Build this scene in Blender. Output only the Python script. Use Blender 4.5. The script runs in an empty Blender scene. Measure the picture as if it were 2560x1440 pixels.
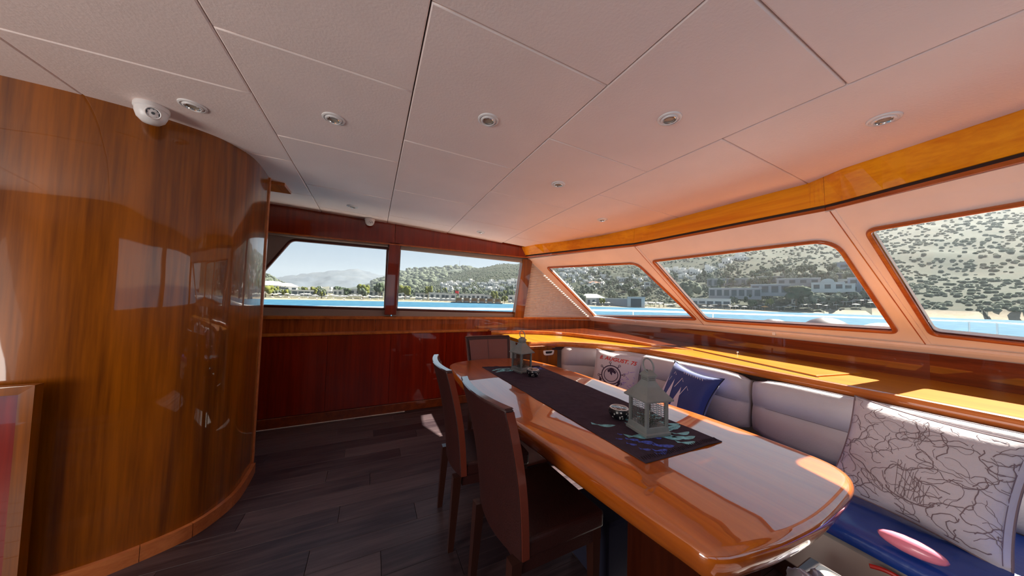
import bpy, math, random
from mathutils import Vector, Matrix, noise
random.seed(7)
scene = bpy.context.scene
COL = scene.collection
PI = math.pi

# ------------------------------------------------------------------ camera
CAM = Vector((0, 0, 1.4))
ROT = Matrix(((0.8997173134627325, -0.0420507927740012, -0.43444273118845145),
              (-0.4356017812728467, -0.023646953840525963, -0.899828822457909),
              (0.027565268134485704, 0.998835598284894, -0.03959297401726554)))
FPX = 723.0
cd = bpy.data.cameras.new('camera'); cam = bpy.data.objects.new('camera', cd); COL.objects.link(cam)
cam.matrix_world = Matrix.Translation(CAM) @ ROT.to_4x4()
cd.sensor_fit = 'HORIZONTAL'; cd.sensor_width = 36; cd.lens = 36 * FPX / 2560
cd.clip_start = .05; cd.clip_end = 9000
scene.camera = cam

# ------------------------------------------------------------------ world, sun, lights
W = bpy.data.worlds.new('world'); scene.world = W; W.use_nodes = True
nt = W.node_tree; nt.nodes.clear()
o_ = nt.nodes.new('ShaderNodeOutputWorld'); bg = nt.nodes.new('ShaderNodeBackground')
tc = nt.nodes.new('ShaderNodeTexCoord'); sx = nt.nodes.new('ShaderNodeSeparateXYZ'); rp = nt.nodes.new('ShaderNodeValToRGB')
nt.links.new(tc.outputs['Generated'], sx.inputs[0]); nt.links.new(sx.outputs['Z'], rp.inputs[0])
rp.color_ramp.elements[0].position = 0.0; rp.color_ramp.elements[0].color = (.74, .85, .95, 1)
rp.color_ramp.elements[1].position = .75; rp.color_ramp.elements[1].color = (.26, .42, .70, 1)
e = rp.color_ramp.elements.new(.22); e.color = (.50, .68, .88, 1)
nt.links.new(rp.outputs[0], bg.inputs[0]); bg.inputs[1].default_value = .235
nt.links.new(bg.outputs[0], o_.inputs[0])

SUN = Vector((-1.0, -.03, -1)).normalized()
sd = bpy.data.lights.new('sun', 'SUN'); sd.energy = 7.0; sd.angle = math.radians(.6); sd.color = (1, .93, .82)
so = bpy.data.objects.new('sun', sd); COL.objects.link(so)
so.rotation_euler = SUN.to_track_quat('-Z', 'Y').to_euler(); so.location = (60, 3, 60)

def area(name, loc, direction, sx_, sy_, power, col):
    d = bpy.data.lights.new(name, 'AREA'); d.shape = 'RECTANGLE'; d.size = sx_; d.size_y = sy_; d.energy = power; d.color = col
    o = bpy.data.objects.new(name, d); COL.objects.link(o); o.location = loc
    o.rotation_euler = Vector(direction).to_track_quat('-Z', 'Z').to_euler()
    return o
# added fill lamp by the unseen aft door, tilted up to brighten the ceiling
area('aft_fill_lamp', (-3.1, -.1, 1.2), (1, .25, .30), 1.3, 1.9, 22, (1, .93, .86))
#area('starboard_fill', (.9, -.80, 1.55), (0, 1, .0), 3.4, .75, 3, (.86, .92, 1))
scene.view_settings.view_transform = 'Standard'; scene.view_settings.look = 'None'
scene.view_settings.gamma = 1; scene.view_settings.exposure = 1.8
scene.view_settings.use_curve_mapping = False

# ------------------------------------------------------------------ geometry helpers
def tag(o, label=None, cat=None, group=None, kind=None):
    if label: o['label'] = label
    if cat: o['category'] = cat
    if group: o['group'] = group
    if kind: o['kind'] = kind
    return o

class MB:
    """collects shapes that become one mesh object"""
    def __init__(s): s.v = []; s.f = []; s.m = []; s.cur = 0
    def add(s, verts, faces):
        n = len(s.v); s.v += [tuple(v) for v in verts]; s.f += [tuple(i + n for i in f) for f in faces]; s.m += [s.cur] * len(faces)
        return s
    def box(s, x0, x1, y0, y1, z0, z1):
        vs = [(x, y, z) for x in (x0, x1) for y in (y0, y1) for z in (z0, z1)]
        return s.add(vs, [(0, 1, 3, 2), (4, 6, 7, 5), (0, 4, 5, 1), (2, 3, 7, 6), (0, 2, 6, 4), (1, 5, 7, 3)])
    def hexa(s, b, t):
        """b, t: four bottom and four top points"""
        return s.add(list(b) + list(t), [(3, 2, 1, 0), (4, 5, 6, 7)] + [(i, (i + 1) % 4, 4 + (i + 1) % 4, 4 + i) for i in range(4)])
    def cbox(s, x0, x1, y0, y1, z0, z1, c=.003):
        """box with chamfered vertical and top edges"""
        r = lambda z, d: [(x0 + d, y0 + d, z), (x1 - d, y0 + d, z), (x1 - d, y1 - d, z), (x0 + d, y1 - d, z)]
        L = [r(z0, c), r(z0 + c, 0), r(z1 - c, 0), r(z1, c)]
        return s.loft(L, closed=True, caps=True)
    def loft(s, rings, closed=True, caps=False):
        n = len(rings[0]); vs = [p for r in rings for p in r]; fs = []
        for i in range(len(rings) - 1):
            for j in range(n if closed else n - 1):
                k = (j + 1) % n
                fs.append((i * n + j, i * n + k, (i + 1) * n + k, (i + 1) * n + j))
        if caps: fs.append(tuple(reversed(range(n)))); fs.append(tuple((len(rings) - 1) * n + j for j in range(n)))
        return s.add(vs, fs)
    def tube(s, pts, r, n=8, closed=False, caps=True, up=None):
        pts = [Vector(p) for p in pts]; m = len(pts); rings = []
        prev = None
        for i, p in enumerate(pts):
            a = pts[(i - 1) % m] if (closed or i > 0) else p
            b = pts[(i + 1) % m] if (closed or i < m - 1) else p
            t = (b - a).normalized()
            if prev is None:
                u = Vector(up) if up else (Vector((0, 0, 1)) if abs(t.z) < .9 else Vector((1, 0, 0)))
            else: u = prev
            u = (u - t * u.dot(t)).normalized(); prev = u; w = t.cross(u)
            rr = r[i] if isinstance(r, (list, tuple)) else r
            rings.append([p + (u * math.cos(2 * PI * k / n) + w * math.sin(2 * PI * k / n)) * rr for k in range(n)])
        if closed: rings.append(rings[0])
        return s.loft(rings, True, caps and not closed)
    def sweep(s, pts, prof, up=(0, 0, 1), closed=False, caps=True):
        """sweep a profile of (side, up) offsets along pts"""
        pts = [Vector(p) for p in pts]; m = len(pts); up = Vector(up); rings = []
        for i, p in enumerate(pts):
            a = pts[(i - 1) % m] if (closed or i > 0) else p
            b = pts[(i + 1) % m] if (closed or i < m - 1) else p
            t = (b - a).normalized(); sd_ = t.cross(up).normalized(); uu = sd_.cross(t).normalized()
            k = 1.0
            if (closed or 0 < i < m - 1):
                c = (p - a).normalized().dot((b - p).normalized()); k = 1 / max(.5, math.sqrt(max(.01, (1 + c) / 2)))
            rings.append([p + sd_ * q[0] * k + uu * q[1] for q in prof])
        if closed: rings.append(rings[0])
        return s.loft(rings, True, caps and not closed)
    def lathe(s, prof, n=24, c=(0, 0, 0), caps=True):
        rings = [[(c[0] + r * math.cos(2 * PI * k / n), c[1] + r * math.sin(2 * PI * k / n), c[2] + z) for k in range(n)] for r, z in prof]
        return s.loft(rings, True, caps)
    def ball(s, c, rx, ry, rz, n=8, m=6, jit=0):
        rings = []
        for i in range(1, m):
            a = PI * i / m
            rings.append([(c[0] + rx * math.sin(a) * math.cos(2 * PI * k / n) * (1 + random.uniform(-jit, jit)),
                           c[1] + ry * math.sin(a) * math.sin(2 * PI * k / n) * (1 + random.uniform(-jit, jit)), c[2] - rz * math.cos(a) * (1 + random.uniform(-jit, jit))) for k in range(n)])
        return s.loft(rings, True, True)
    def build(s, name, mat, parent=None, smooth=False, loc=None, angle=None):
        me = bpy.data.meshes.new(name); me.from_pydata(s.v, [], s.f)
        mats = mat if isinstance(mat, (list, tuple)) else [mat]
        for m_ in mats: me.materials.append(m_)
        if len(mats) > 1: me.polygons.foreach_set('material_index', s.m)
        me.validate(); 
        o = bpy.data.objects.new(name, me); COL.objects.link(o)
        if smooth:
            me.polygons.foreach_set('use_smooth', [True] * len(me.polygons))
            try: me.set_sharp_from_angle(angle=math.radians(angle or 40))
            except Exception: pass
        me.update()
        if parent: o.parent = parent
        if loc: o.location = loc
        return o

def empty(name, loc=(0, 0, 0), rz=0):
    o = bpy.data.objects.new(name, None); COL.objects.link(o); o.location = loc; o.rotation_euler = (0, 0, rz); o.empty_display_size = .1
    return o
def kids(o): return [c for c in bpy.data.objects if c.parent == o]
def copy_tree(o, parent=None, children=None):
    c = o.copy(); COL.objects.link(c); c.parent = parent
    for ch in (children if children is not None else kids(o)): copy_tree(ch, c)
    return c
def bevel(o, w, seg=2, ang=35):
    m = o.modifiers.new('bevel', 'BEVEL'); m.width = w; m.segments = seg; m.limit_method = 'ANGLE'; m.angle_limit = math.radians(ang); return o
def subsurf(o, n=2):
    m = o.modifiers.new('sub', 'SUBSURF'); m.levels = n; m.render_levels = n; return o
def lerp(a, b, t): return a + (b - a) * t
def interp(tab, x):
    if x <= tab[0][0]: return tab[0][1]
    for (a, ya), (b, yb) in zip(tab, tab[1:]):
        if x <= b: return ya + (yb - ya) * (x - a) / (b - a)
    return tab[-1][1]
def spline(pts, n=6, closed=False):
    pts = [Vector(p) for p in pts]; m = len(pts); out = []
    for i in range(m if closed else m - 1):
        p0 = pts[(i - 1) % m] if (closed or i > 0) else pts[0]; p1 = pts[i]; p2 = pts[(i + 1) % m]; p3 = pts[(i + 2) % m] if (closed or i + 2 < m) else pts[-1]
        for k in range(n):
            t = k / n
            out.append(.5 * ((2 * p1) + (p2 - p0) * t + (2 * p0 - 5 * p1 + 4 * p2 - p3) * t * t + (3 * p1 - p0 - 3 * p2 + p3) * t ** 3))
    if not closed: out.append(pts[-1])
    return out
def earfill(mb, outer, hole):
    """flat ring between outer outline and hole outline of equal point count"""
    n = len(outer); mb.add(list(outer) + list(hole), [(i, (i + 1) % n, n + (i + 1) % n, n + i) for i in range(n)])

# ------------------------------------------------------------------ materials
def mat_base(name):
    m = bpy.data.materials.new(name); m.use_nodes = True; n = m.node_tree; b = n.nodes['Principled BSDF']; return m, n, b
def simple(name, col, rough=.5, metal=0, coat=0, bump=0, bscale=60, var=0, vscale=8, spec=.5, sheen=0):
    m, n, b = mat_base(name)
    b.inputs['Base Color'].default_value = (*col, 1); b.inputs['Roughness'].default_value = rough; b.inputs['Metallic'].default_value = metal
    b.inputs['Coat Weight'].default_value = coat; b.inputs['Coat Roughness'].default_value = .05; b.inputs['Specular IOR Level'].default_value = spec
    b.inputs['Sheen Weight'].default_value = sheen
    t = n.nodes.new('ShaderNodeTexCoord')
    if var:
        q = n.nodes.new('ShaderNodeTexNoise'); q.inputs['Scale'].default_value = vscale; q.inputs['Detail'].default_value = 5
        r = n.nodes.new('ShaderNodeValToRGB'); r.color_ramp.elements[0].position = .3; r.color_ramp.elements[1].position = .7
        r.color_ramp.elements[0].color = (*[c * (1 - var) for c in col], 1); r.color_ramp.elements[1].color = (*[min(1, c * (1 + var)) for c in col], 1)
        n.links.new(t.outputs['Object'], q.inputs['Vector']); n.links.new(q.outputs['Fac'], r.inputs[0]); n.links.new(r.outputs[0], b.inputs['Base Color'])
    if bump:
        q = n.nodes.new('ShaderNodeTexNoise'); q.inputs['Scale'].default_value = bscale; q.inputs['Detail'].default_value = 4
        u = n.nodes.new('ShaderNodeBump'); u.inputs['Strength'].default_value = bump; u.inputs['Distance'].default_value = .004
        n.links.new(t.outputs['Object'], q.inputs['Vector']); n.links.new(q.outputs['Fac'], u.inputs['Height']); n.links.new(u.outputs[0], b.inputs['Normal'])
    return m
def wood(name, dark, light, axis='Z', rough=.28, coat=1.0, scale=1.0, wav=.0, coat_rough=.03, cior=1.55):
    """varnished wood, grain drawn along one axis"""
    m, n, b = mat_base(name)
    t = n.nodes.new('ShaderNodeTexCoord'); mp = n.nodes.new('ShaderNodeMapping')
    k = {'X': (.6, 14, 14), 'Y': (14, .6, 14), 'Z': (14, 14, .6)}[axis]
    mp.inputs['Scale'].default_value = tuple(v * scale for v in k)
    q = n.nodes.new('ShaderNodeTexNoise'); q.inputs['Scale'].default_value = 1.2; q.inputs['Detail'].default_value = 6; q.inputs['Roughness'].default_value = .6; q.inputs['Distortion'].default_value = .4
    q2 = n.nodes.new('ShaderNodeTexNoise'); q2.inputs['Scale'].default_value = 7; q2.inputs['Detail'].default_value = 3
    mx = n.nodes.new('ShaderNodeMath'); mx.operation = 'MULTIPLY_ADD'; mx.inputs[1].default_value = .35; 
    r = n.nodes.new('ShaderNodeValToRGB'); r.color_ramp.elements[0].position = .42; r.color_ramp.elements[1].position = .82
    r.color_ramp.elements[0].color = (*dark, 1); r.color_ramp.elements[1].color = (*light, 1)
    n.links.new(t.outputs['Object'], mp.inputs[0]); n.links.new(mp.outputs[0], q.inputs['Vector']); n.links.new(mp.outputs[0], q2.inputs['Vector'])
    n.links.new(q2.outputs['Fac'], mx.inputs[0]); n.links.new(q.outputs['Fac'], mx.inputs[2]); n.links.new(mx.outputs[0], r.inputs[0])
    n.links.new(r.outputs[0], b.inputs['Base Color'])
    b.inputs['Roughness'].default_value = rough; b.inputs['Coat Weight'].default_value = coat; b.inputs['Coat Roughness'].default_value = coat_rough; b.inputs['Coat IOR'].default_value = cior; b.inputs['Specular IOR Level'].default_value = .2
    if wav:
        q3 = n.nodes.new('ShaderNodeTexNoise'); q3.inputs['Scale'].default_value = 3.0; q3.inputs['Detail'].default_value = 1
        u = n.nodes.new('ShaderNodeBump'); u.inputs['Strength'].default_value = wav; u.inputs['Distance'].default_value = .02
        n.links.new(t.outputs['Object'], q3.inputs['Vector']); n.links.new(q3.outputs['Fac'], u.inputs['Height']); n.links.new(u.outputs[0], b.inputs['Coat Normal'])
    return m
def glass_mat(name, tint=(.9, .93, .93), gloss=.05):
    m = bpy.data.materials.new(name); m.use_nodes = True; n = m.node_tree; n.nodes.clear()
    o = n.nodes.new('ShaderNodeOutputMaterial'); tr = n.nodes.new('ShaderNodeBsdfTransparent'); gl = n.nodes.new('ShaderNodeBsdfGlossy'); mx = n.nodes.new('ShaderNodeMixShader')
    tr.inputs[0].default_value = (*tint, 1); gl.inputs['Roughness'].default_value = .02; mx.inputs[0].default_value = gloss
    n.links.new(tr.outputs[0], mx.inputs[1]); n.links.new(gl.outputs[0], mx.inputs[2]); n.links.new(mx.outputs[0], o.inputs[0]); return m

M = {}
M['column'] = wood('varnished_teak', (.085, .019, .0004), (.30, .080, .0012), 'Z', wav=.12, scale=.7)
M['port'] = wood('red_mahogany', (.13, .005, .0004), (.26, .014, .0010), 'Z', rough=.3, wav=.04)
M['band'] = wood('striped_mahogany', (.14, .022, .004), (.42, .085, .012), 'Z', scale=1.3)
M['header'] = wood('header_mahogany', (.16, .012, .0010), (.26, .022, .002), 'Z')
M['valance'] = wood('amber_veneer', (.74, .19, .003), (.98, .38, .009), 'Y', scale=.8, coat=.45)
M['dash'] = wood('golden_teak', (.46, .14, .006), (.62, .235, .014), 'Y', coat=.6, coat_rough=.12)
M['rail'] = wood('orange_teak_rail', (.36, .085, .012), (.60, .17, .028), 'Y')
M['table'] = wood('table_mahogany', (.34, .066, .004), (.52, .122, .008), 'Y', scale=.7, coat_rough=.012, wav=.05, cior=2.3)
M['darkpanel'] = wood('dark_mahogany', (.10, .016, .004), (.22, .04, .008), 'Y')
M['skirt'] = wood('skirting_wood', (.40, .11, .03), (.58, .19, .06), 'X', coat=.5)
M['bead'] = wood('window_bead', (.30, .06, .012), (.50, .13, .03), 'Y', coat=.5)
M['groove'] = simple('dark_groove', (.02, .004, .002), .5)
M['headliner'] = simple('headliner_vinyl', (.86, .71, .66), .55, bump=.25, bscale=90, var=.03, vscale=3)
M['backing'] = simple('dark_backing', (.09, .06, .05), .9)  # dark backing behind planks and panels, visible in the joints
M['surround'] = simple('peach_surround', (.90, .74, .64), .5, var=.04, vscale=5, bump=.1)
M['taupe'] = simple('taupe_lining', (.30, .21, .17), .6)
M['leather_cream'] = simple('cream_leather', (.54, .51, .53), .42, bump=.25, bscale=120, var=.03)
M['seatbase'] = simple('cream_base', (.62, .56, .50), .5, bump=.1)
M['blue'] = simple('blue_vinyl', (.010, .05, .30), .30, bump=.5, bscale=30, coat=.2)
M['leather_brown'] = simple('brown_leather', (.028, .0035, .0025), .5, bump=.35, bscale=150, var=.1, vscale=20)
M['leather_cap'] = simple('glossy_cap', (.05, .02, .02), .15, coat=1)
M['leather_lit'] = simple('lit_side_leather', (.16, .030, .015), .35, coat=.4)  # lit copy of the chair leather, used for the side strips
M['leather_front'] = simple('brown_grained_leather', (.15, .045, .035), .5, bump=.5, bscale=140)
M['pedestal'] = wood('dark_pedestal', (.03, .005, .002), (.06, .010, .003), 'Z', coat=.3)
M['darkleg'] = simple('dark_leg', (.035, .010, .006), .3, coat=.4)
M['runner'] = simple('aubergine_cloth', (.058, .040, .058), .95, bump=.6, bscale=300, var=.12, vscale=30, spec=.1)
M['teal'] = simple('teal_print', (.20, .52, .58), .8, var=.35, vscale=60)
M['bluep'] = simple('blue_print', (.06, .10, .50), .8, var=.5, vscale=90)
M['lantern'] = simple('grey_painted_metal', (.20, .215, .21), .45, metal=.15, var=.08, vscale=20)
M['wire'] = simple('wire_mesh', (.12, .12, .12), .4, metal=.6)
M['leafy'] = simple('dark_greenery', (.035, .055, .022), .7, var=.5, vscale=50)
M['candle'] = simple('ivory_candle', (.75, .68, .45), .4)
M['white'] = simple('white_plastic', (.80, .76, .74), .35)
M['chrome'] = simple('chrome', (.8, .8, .8), .12, metal=1)
M['black'] = simple('black_plastic', (.01, .01, .012), .2, coat=.3)
M['lens'] = simple('lamp_lens', (.42, .36, .28), .25)
M['navy'] = simple('navy_fabric', (.012, .012, .035), .8)
M['pillowcase'] = simple('pale_cotton', (.58, .53, .56), .85, bump=.4, bscale=60)
M['pillowblue'] = simple('deep_blue_velvet', (.012, .035, .20), .55, bump=.4, bscale=50, sheen=.4)
M['pillowtrim'] = simple('dark_piping', (.01, .012, .03), .6)
M['print_dark'] = simple('dark_print', (.04, .02, .05), .8)
M['print_red'] = simple('red_print', (.60, .03, .02), .8)
M['print_blue'] = simple('violet_print', (.28, .22, .55), .9)
M['print_white'] = simple('white_print', (.68, .65, .75), .8)
M['print_brown'] = simple('map_ink', (.20, .14, .15), .8)
M['red'] = simple('red_cord', (.65, .02, .01), .4)
M['strip'] = simple('light_line_pale', (.9, .86, .8), .3, metal=.3)
M['glass'] = glass_mat('window_glass', gloss=.010)
M['shade'] = simple('pleated_fabric', (.62, .55, .49), .8, bump=.2)
M['blindfab'] = simple('grey_blind', (.33, .27, .22), .7)
M['cord'] = simple('cord_cream', (.7, .6, .5), .6)

def two_tone(name, c1, c2, scale, thr, rough=.35):
    m, n, b = mat_base(name); t = n.nodes.new('ShaderNodeTexCoord'); v = n.nodes.new('ShaderNodeTexVoronoi'); v.inputs['Scale'].default_value = scale
    r = n.nodes.new('ShaderNodeValToRGB'); r.color_ramp.interpolation = 'CONSTANT'; r.color_ramp.elements[0].color = (*c1, 1); r.color_ramp.elements[1].color = (*c2, 1); r.color_ramp.elements[1].position = thr
    n.links.new(t.outputs['Object'], v.inputs['Vector']); n.links.new(v.outputs['Distance'], r.inputs[0]); n.links.new(r.outputs[0], b.inputs['Base Color']); b.inputs['Roughness'].default_value = rough; b.inputs['Coat Weight'].default_value = .6
    return m
M['bowl'] = two_tone('black_white_glaze', (.75, .75, .72), (.008, .008, .012), 62, .30)
M['glaze_white'] = simple('white_glaze', (.78, .80, .80), .2, coat=.6)

def plank_mat(name, lo, hi):
    m, n, b = mat_base(name)
    t = n.nodes.new('ShaderNodeTexCoord'); mp = n.nodes.new('ShaderNodeMapping'); mp.inputs['Scale'].default_value = (1.3, 22, 8)
    g = n.nodes.new('ShaderNodeNewGeometry'); oi = n.nodes.new('ShaderNodeObjectInfo')
    q = n.nodes.new('ShaderNodeTexNoise'); q.inputs['Scale'].default_value = 1.6; q.inputs['Detail'].default_value = 7; q.inputs['Roughness'].default_value = .65
    ad = n.nodes.new('ShaderNodeMath'); ad.operation = 'MULTIPLY_ADD'; ad.inputs[1].default_value = .36
    sb = n.nodes.new('ShaderNodeMath'); sb.operation = 'SUBTRACT'; sb.inputs[1].default_value = .18
    r = n.nodes.new('ShaderNodeValToRGB'); r.color_ramp.elements[0].position = .32; r.color_ramp.elements[1].position = .72
    r.color_ramp.elements[0].color = (*lo, 1); r.color_ramp.elements[1].color = (*hi, 1)
    ac = n.nodes.new('ShaderNodeVectorMath'); ac.operation = 'ADD'
    n.links.new(t.outputs['Object'], mp.inputs[0]); n.links.new(mp.outputs[0], ac.inputs[0]); n.links.new(oi.outputs['Random'], ac.inputs[1]); n.links.new(ac.outputs[0], q.inputs['Vector'])
    n.links.new(oi.outputs['Random'], ad.inputs[0]); n.links.new(q.outputs['Fac'], ad.inputs[2]); n.links.new(ad.outputs[0], sb.inputs[0]); n.links.new(sb.outputs[0], r.inputs[0]); n.links.new(r.outputs[0], b.inputs['Base Color'])
    b.inputs['Roughness'].default_value = .38
    u = n.nodes.new('ShaderNodeBump'); u.inputs['Strength'].default_value = .25; u.inputs['Distance'].default_value = .002
    n.links.new(q.outputs['Fac'], u.inputs['Height']); n.links.new(u.outputs[0], b.inputs['Normal'])
    return m
M['plank'] = plank_mat('grey_vinyl_plank', (.030, .018, .022), (.105, .070, .072))

# ================================================================== SETTING
YW = 3.86                       # port wall plane
def PW(x, z): return (x * 1.0185, 1.4 + (z - 1.4) * 1.0185)
def cz(x, y): return 2.33 - .006 * (x + 1) ** 2 - .10 * ((y - 1.3) / 2.5) ** 2 * (x + 1) / 3

# ---- floor with planks
b = MB(); b.box(-3.2, 3.7, -.95, 4.0, -.08, -.012)
floor = tag(b.build('floor', M['backing']), kind='structure')
plank_meshes = []
for L in (1.22, .8, .5):
    b = MB(); b.cbox(0, L - .002, 0, .158, -.012, 0, .0012); o = b.build('plank', M['plank'], floor); plank_meshes.append((L, o.data)); bpy.data.objects.remove(o)
y = -.94; row = 0
while y < 3.82:
    x = -3.15 + [0, -.42, -.80, -.2, -.63][row % 5] + random.uniform(-.05, .05)
    while x < 3.6:
        L, me = plank_meshes[0]
        o = bpy.data.objects.new('plank', me); COL.objects.link(o); o.parent = floor; o.location = (x, y, 0); x += L
    y += .16; row += 1

# ---- ceiling
def ceil_edge(y):               # x of the forward edge of the headliner
    return interp([(-.9, 2.05), (.45, 2.48), (.68, 2.54), (.883, 2.656), (1.45, 2.675), (2.07, 2.67), (2.74, 2.52), (3.14, 2.33), (3.57, 2.06), (3.80, 1.98)], y)
b = MB(); nx, ny = 30, 24
vs = [(-3.2 + 5.95 * i / nx, -.95 + 4.95 * j / ny, 0) for i in range(nx + 1) for j in range(ny + 1)]
vs = [(x, y, cz(x, y) + .022) for x, y, _ in vs]; vt = [(x, y, z + .07) for x, y, z in vs]
f = [(i * (ny + 1) + j, i * (ny + 1) + j + 1, (i + 1) * (ny + 1) + j + 1, (i + 1) * (ny + 1) + j) for i in range(nx) for j in range(ny)]
b.add(vs, f); b.add(vt, [tuple(reversed(q)) for q in f])
ceiling = tag(b.build('ceiling', M['backing']), kind='structure')
def ceil_panel(x0, x1, y0, y1, clip=False):
    g = .0022; b = MB(); n = 10; mN = 10; rings = []
    def pt(u, v, dz, ins):
        yy = lerp(y0 + g + ins, y1 - g - ins, v); xe = min(x1, ceil_edge(yy) if clip else x1)
        xx = lerp(x0 + g + ins, xe - g - ins, u); return (xx, yy, cz(xx, yy) + dz)
    vs = [pt(i / n, j / mN, 0, .005) for i in range(n + 1) for j in range(mN + 1)]
    b.add(vs, [(i * (mN + 1) + j, i * (mN + 1) + j + 1, (i + 1) * (mN + 1) + j + 1, (i + 1) * (mN + 1) + j) for i in range(n) for j in range(mN)])
    per = [(i / n, 0) for i in range(n)] + [(1, j / mN) for j in range(mN)] + [(1 - i / n, 1) for i in range(n)] + [(0, 1 - j / mN) for j in range(mN)]
    b.loft([[pt(u, v, 0, .005) for u, v in per], [pt(u, v, .002, .001) for u, v in per], [pt(u, v, .006, 0) for u, v in per], [pt(u, v, .021, 0) for u, v in per]], True)
    return b.build('panel', M['headliner'], ceiling, True, angle=60)
XS = [-3.15, -2.4, -1.3, -.545, .128, .855, 1.645, 2.75]
JT = {0: [-.9, .2, 1.4, 2.6, 3.83], 1: [-.9, .2, 1.35, 2.4, 3.2, 3.83], 2: [-.9, .1, .95, 1.73, 2.48, 3.25, 3.83], 3: [-.9, -.2, .55, 1.35, 2.11, 2.92, 3.60, 3.83],
      4: [-.9, .05, .90, 1.79, 2.65, 3.46, 3.80], 5: [-.9, -.45, .43, 1.35, 2.24, 3.10, 3.78], 6: [-.9, -.05, .882, 1.82, 2.70, 3.40, 3.74]}
for c in range(7):
    for y0, y1 in zip(JT[c], JT[c][1:]): ceil_panel(XS[c], XS[c + 1], y0, y1, c >= 6)

# ---- port wall: header, window panel, band below
def quadpanel(b, pts2, y0, y1):
    """prism of an XZ outline between two y"""
    n = len(pts2); b.add([(x, y0, z) for x, z in pts2] + [(x, y1, z) for x, z in pts2], [tuple(range(n)), tuple(reversed(range(n, 2 * n)))] + [(i, n + i, n + (i + 1) % n, (i + 1) % n) for i in range(n)])
wall_port = empty('wall_port', (0, 0, 0)); tag(wall_port, kind='structure')
# header boards in two lengths, meeting at the mullion
for x0, x1 in ((-2.2, .222), (.226, 2.19)):
    b = MB(); N = 10
    pts = [(lerp(x0, x1, i / N), 2.034) for i in range(N + 1)] + [(lerp(x1, x0, i / N), cz(lerp(x1, x0, i / N), 3.8) + .02) for i in range(N + 1)]
    quadpanel(b, pts, 3.80, 3.88); bevel(b.build('header_board', M['header'], wall_port), .004)
b = MB(); b.box(-2.2, 2.16, 3.792, 3.81, 2.026, 2.04); b.build('header_bead', M['bead'], wall_port)
# white strip under header (blind headrail) gets built as blind below
# lower band (vertical veneer panels)
xs = [-2.2, -1.3, -.42, .05, .60, .85, 1.35, 1.9, 2.5, 3.6]
for x0, x1 in zip(xs, xs[1:]):
    b = MB(); b.cbox(x0 + .001, x1 - .001, 3.852, 3.90, .96, 1.135, .0015); b.build('band_panel', M['band'], wall_port)
b = MB(); b.sweep([(-2.2, 3.85, 1.15), (3.46, 3.85, 1.115 )], [(-.035, -.016), (.035, -.016), (.035, .012), (.018, .02), (-.035, .02)]); sill = b.build('sill_ledge', M['rail'], wall_port, True)
# hull skin outside, closes the wall beneath and above
b = MB(); b.box(-2.2, 3.6, 3.90, 3.96, -.3, 1.12); b.box(-2.2, 2.2, 3.9, 3.96, 2.06, 2.5); b.build('hull_side', M['white'], wall_port)

# window panel with openings
def rounded(pts, radii, n=6):
    """rounded polygon in 2D"""
    out = []; m = len(pts)
    for i in range(m):
        p = Vector(pts[i]); a = Vector(pts[i - 1]); c = Vector(pts[(i + 1) % m]); r = radii[i] if isinstance(radii, (list, tuple)) else radii
        u = (a - p).normalized(); v = (c - p).normalized(); ang = u.angle(v); d = min(r / math.tan(ang / 2), (a - p).length * .48, (c - p).length * .48)
        s_, e_ = p + u * d, p + v * d
        for k in range(n + 1):
            t = k / n; out.append((s_ * (1 - t) ** 2 + p * 2 * t * (1 - t) + e_ * t * t))
    return out
def side_window(name, outer, hole, radii, matp):
    w = tag(empty(name), kind='structure')
    ho = rounded([PW(*p) for p in hole], radii, 6)
    # project hole points outward to the outer box outline for an equal count ring
    ou = []
    (ox0, oz0), (ox1, oz1) = PW(*outer[0]), PW(*outer[1])
    cx_ = sum(p[0] for p in ho) / len(ho); cz_ = sum(p[1] for p in ho) / len(ho)
    for p in ho:
        d = (p[0] - cx_, p[1] - cz_); t = min([((ox1 if d[0] > 0 else ox0) - cx_) / d[0] if abs(d[0]) > 1e-6 else 9e9, ((oz1 if d[1] > 0 else oz0) - cz_) / d[1] if abs(d[1]) > 1e-6 else 9e9])
        ou.append((cx_ + d[0] * t, cz_ + d[1] * t))
    # corners exact: snap nearest
    for cxn, czn in ((ox0, oz0), (ox1, oz0), (ox1, oz1), (ox0, oz1)):
        j = min(range(len(ou)), key=lambda i: (ou[i][0] - cxn) ** 2 + (ou[i][1] - czn) ** 2); ou[j] = (cxn, czn)
    b = MB(); n = len(ho)
    b.loft([[(x, YW + .03, z) for x, z in ou], [(x, YW, z) for x, z in ou], [(x, YW, z) for x, z in ho], [(x, YW + .03, z) for x, z in ho]])
    b.build('surround', matp, w)
    b = MB(); b.tube([(x, YW + .012, z) for x, z in ho], .017, 8, closed=True); b.build('frame', M['frame_dark'], w, True, angle=60)
    b = MB(); b.tube([(x, YW + .03, z) for x, z in [(cx_ + (p[0] - cx_) * .985, cz_ + (p[1] - cz_) * .985) for p in ho]], .006, 6, closed=True); b.build('outer_seal', M['white'], w, True)
    b = MB(); b.add([(x, YW + .026, z) for x, z in ho], [tuple(range(n))]); b.build('pane', M['glass'], w)
    return w
M['frame_dark'] = wood('dark_frame', (.05, .012, .006), (.12, .02, .008), 'X', coat=.6)
side_window('window_1', ((-2.2, 1.150), (.215, 2.035)), [(-1.45, 1.270), (.150, 1.240), (.150, 1.975), (-.80, 1.975), (-1.18, 1.36)], [.05, .03, .02, .09, .05], M['taupe'])
side_window('window_2', ((.226, 1.140), (2.14, 2.035)), [(.272, 1.238), (1.878, 1.205), (1.985, 1.965), (.282, 1.99)], [.01, .02, .02, .01], M['taupe'])
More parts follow.
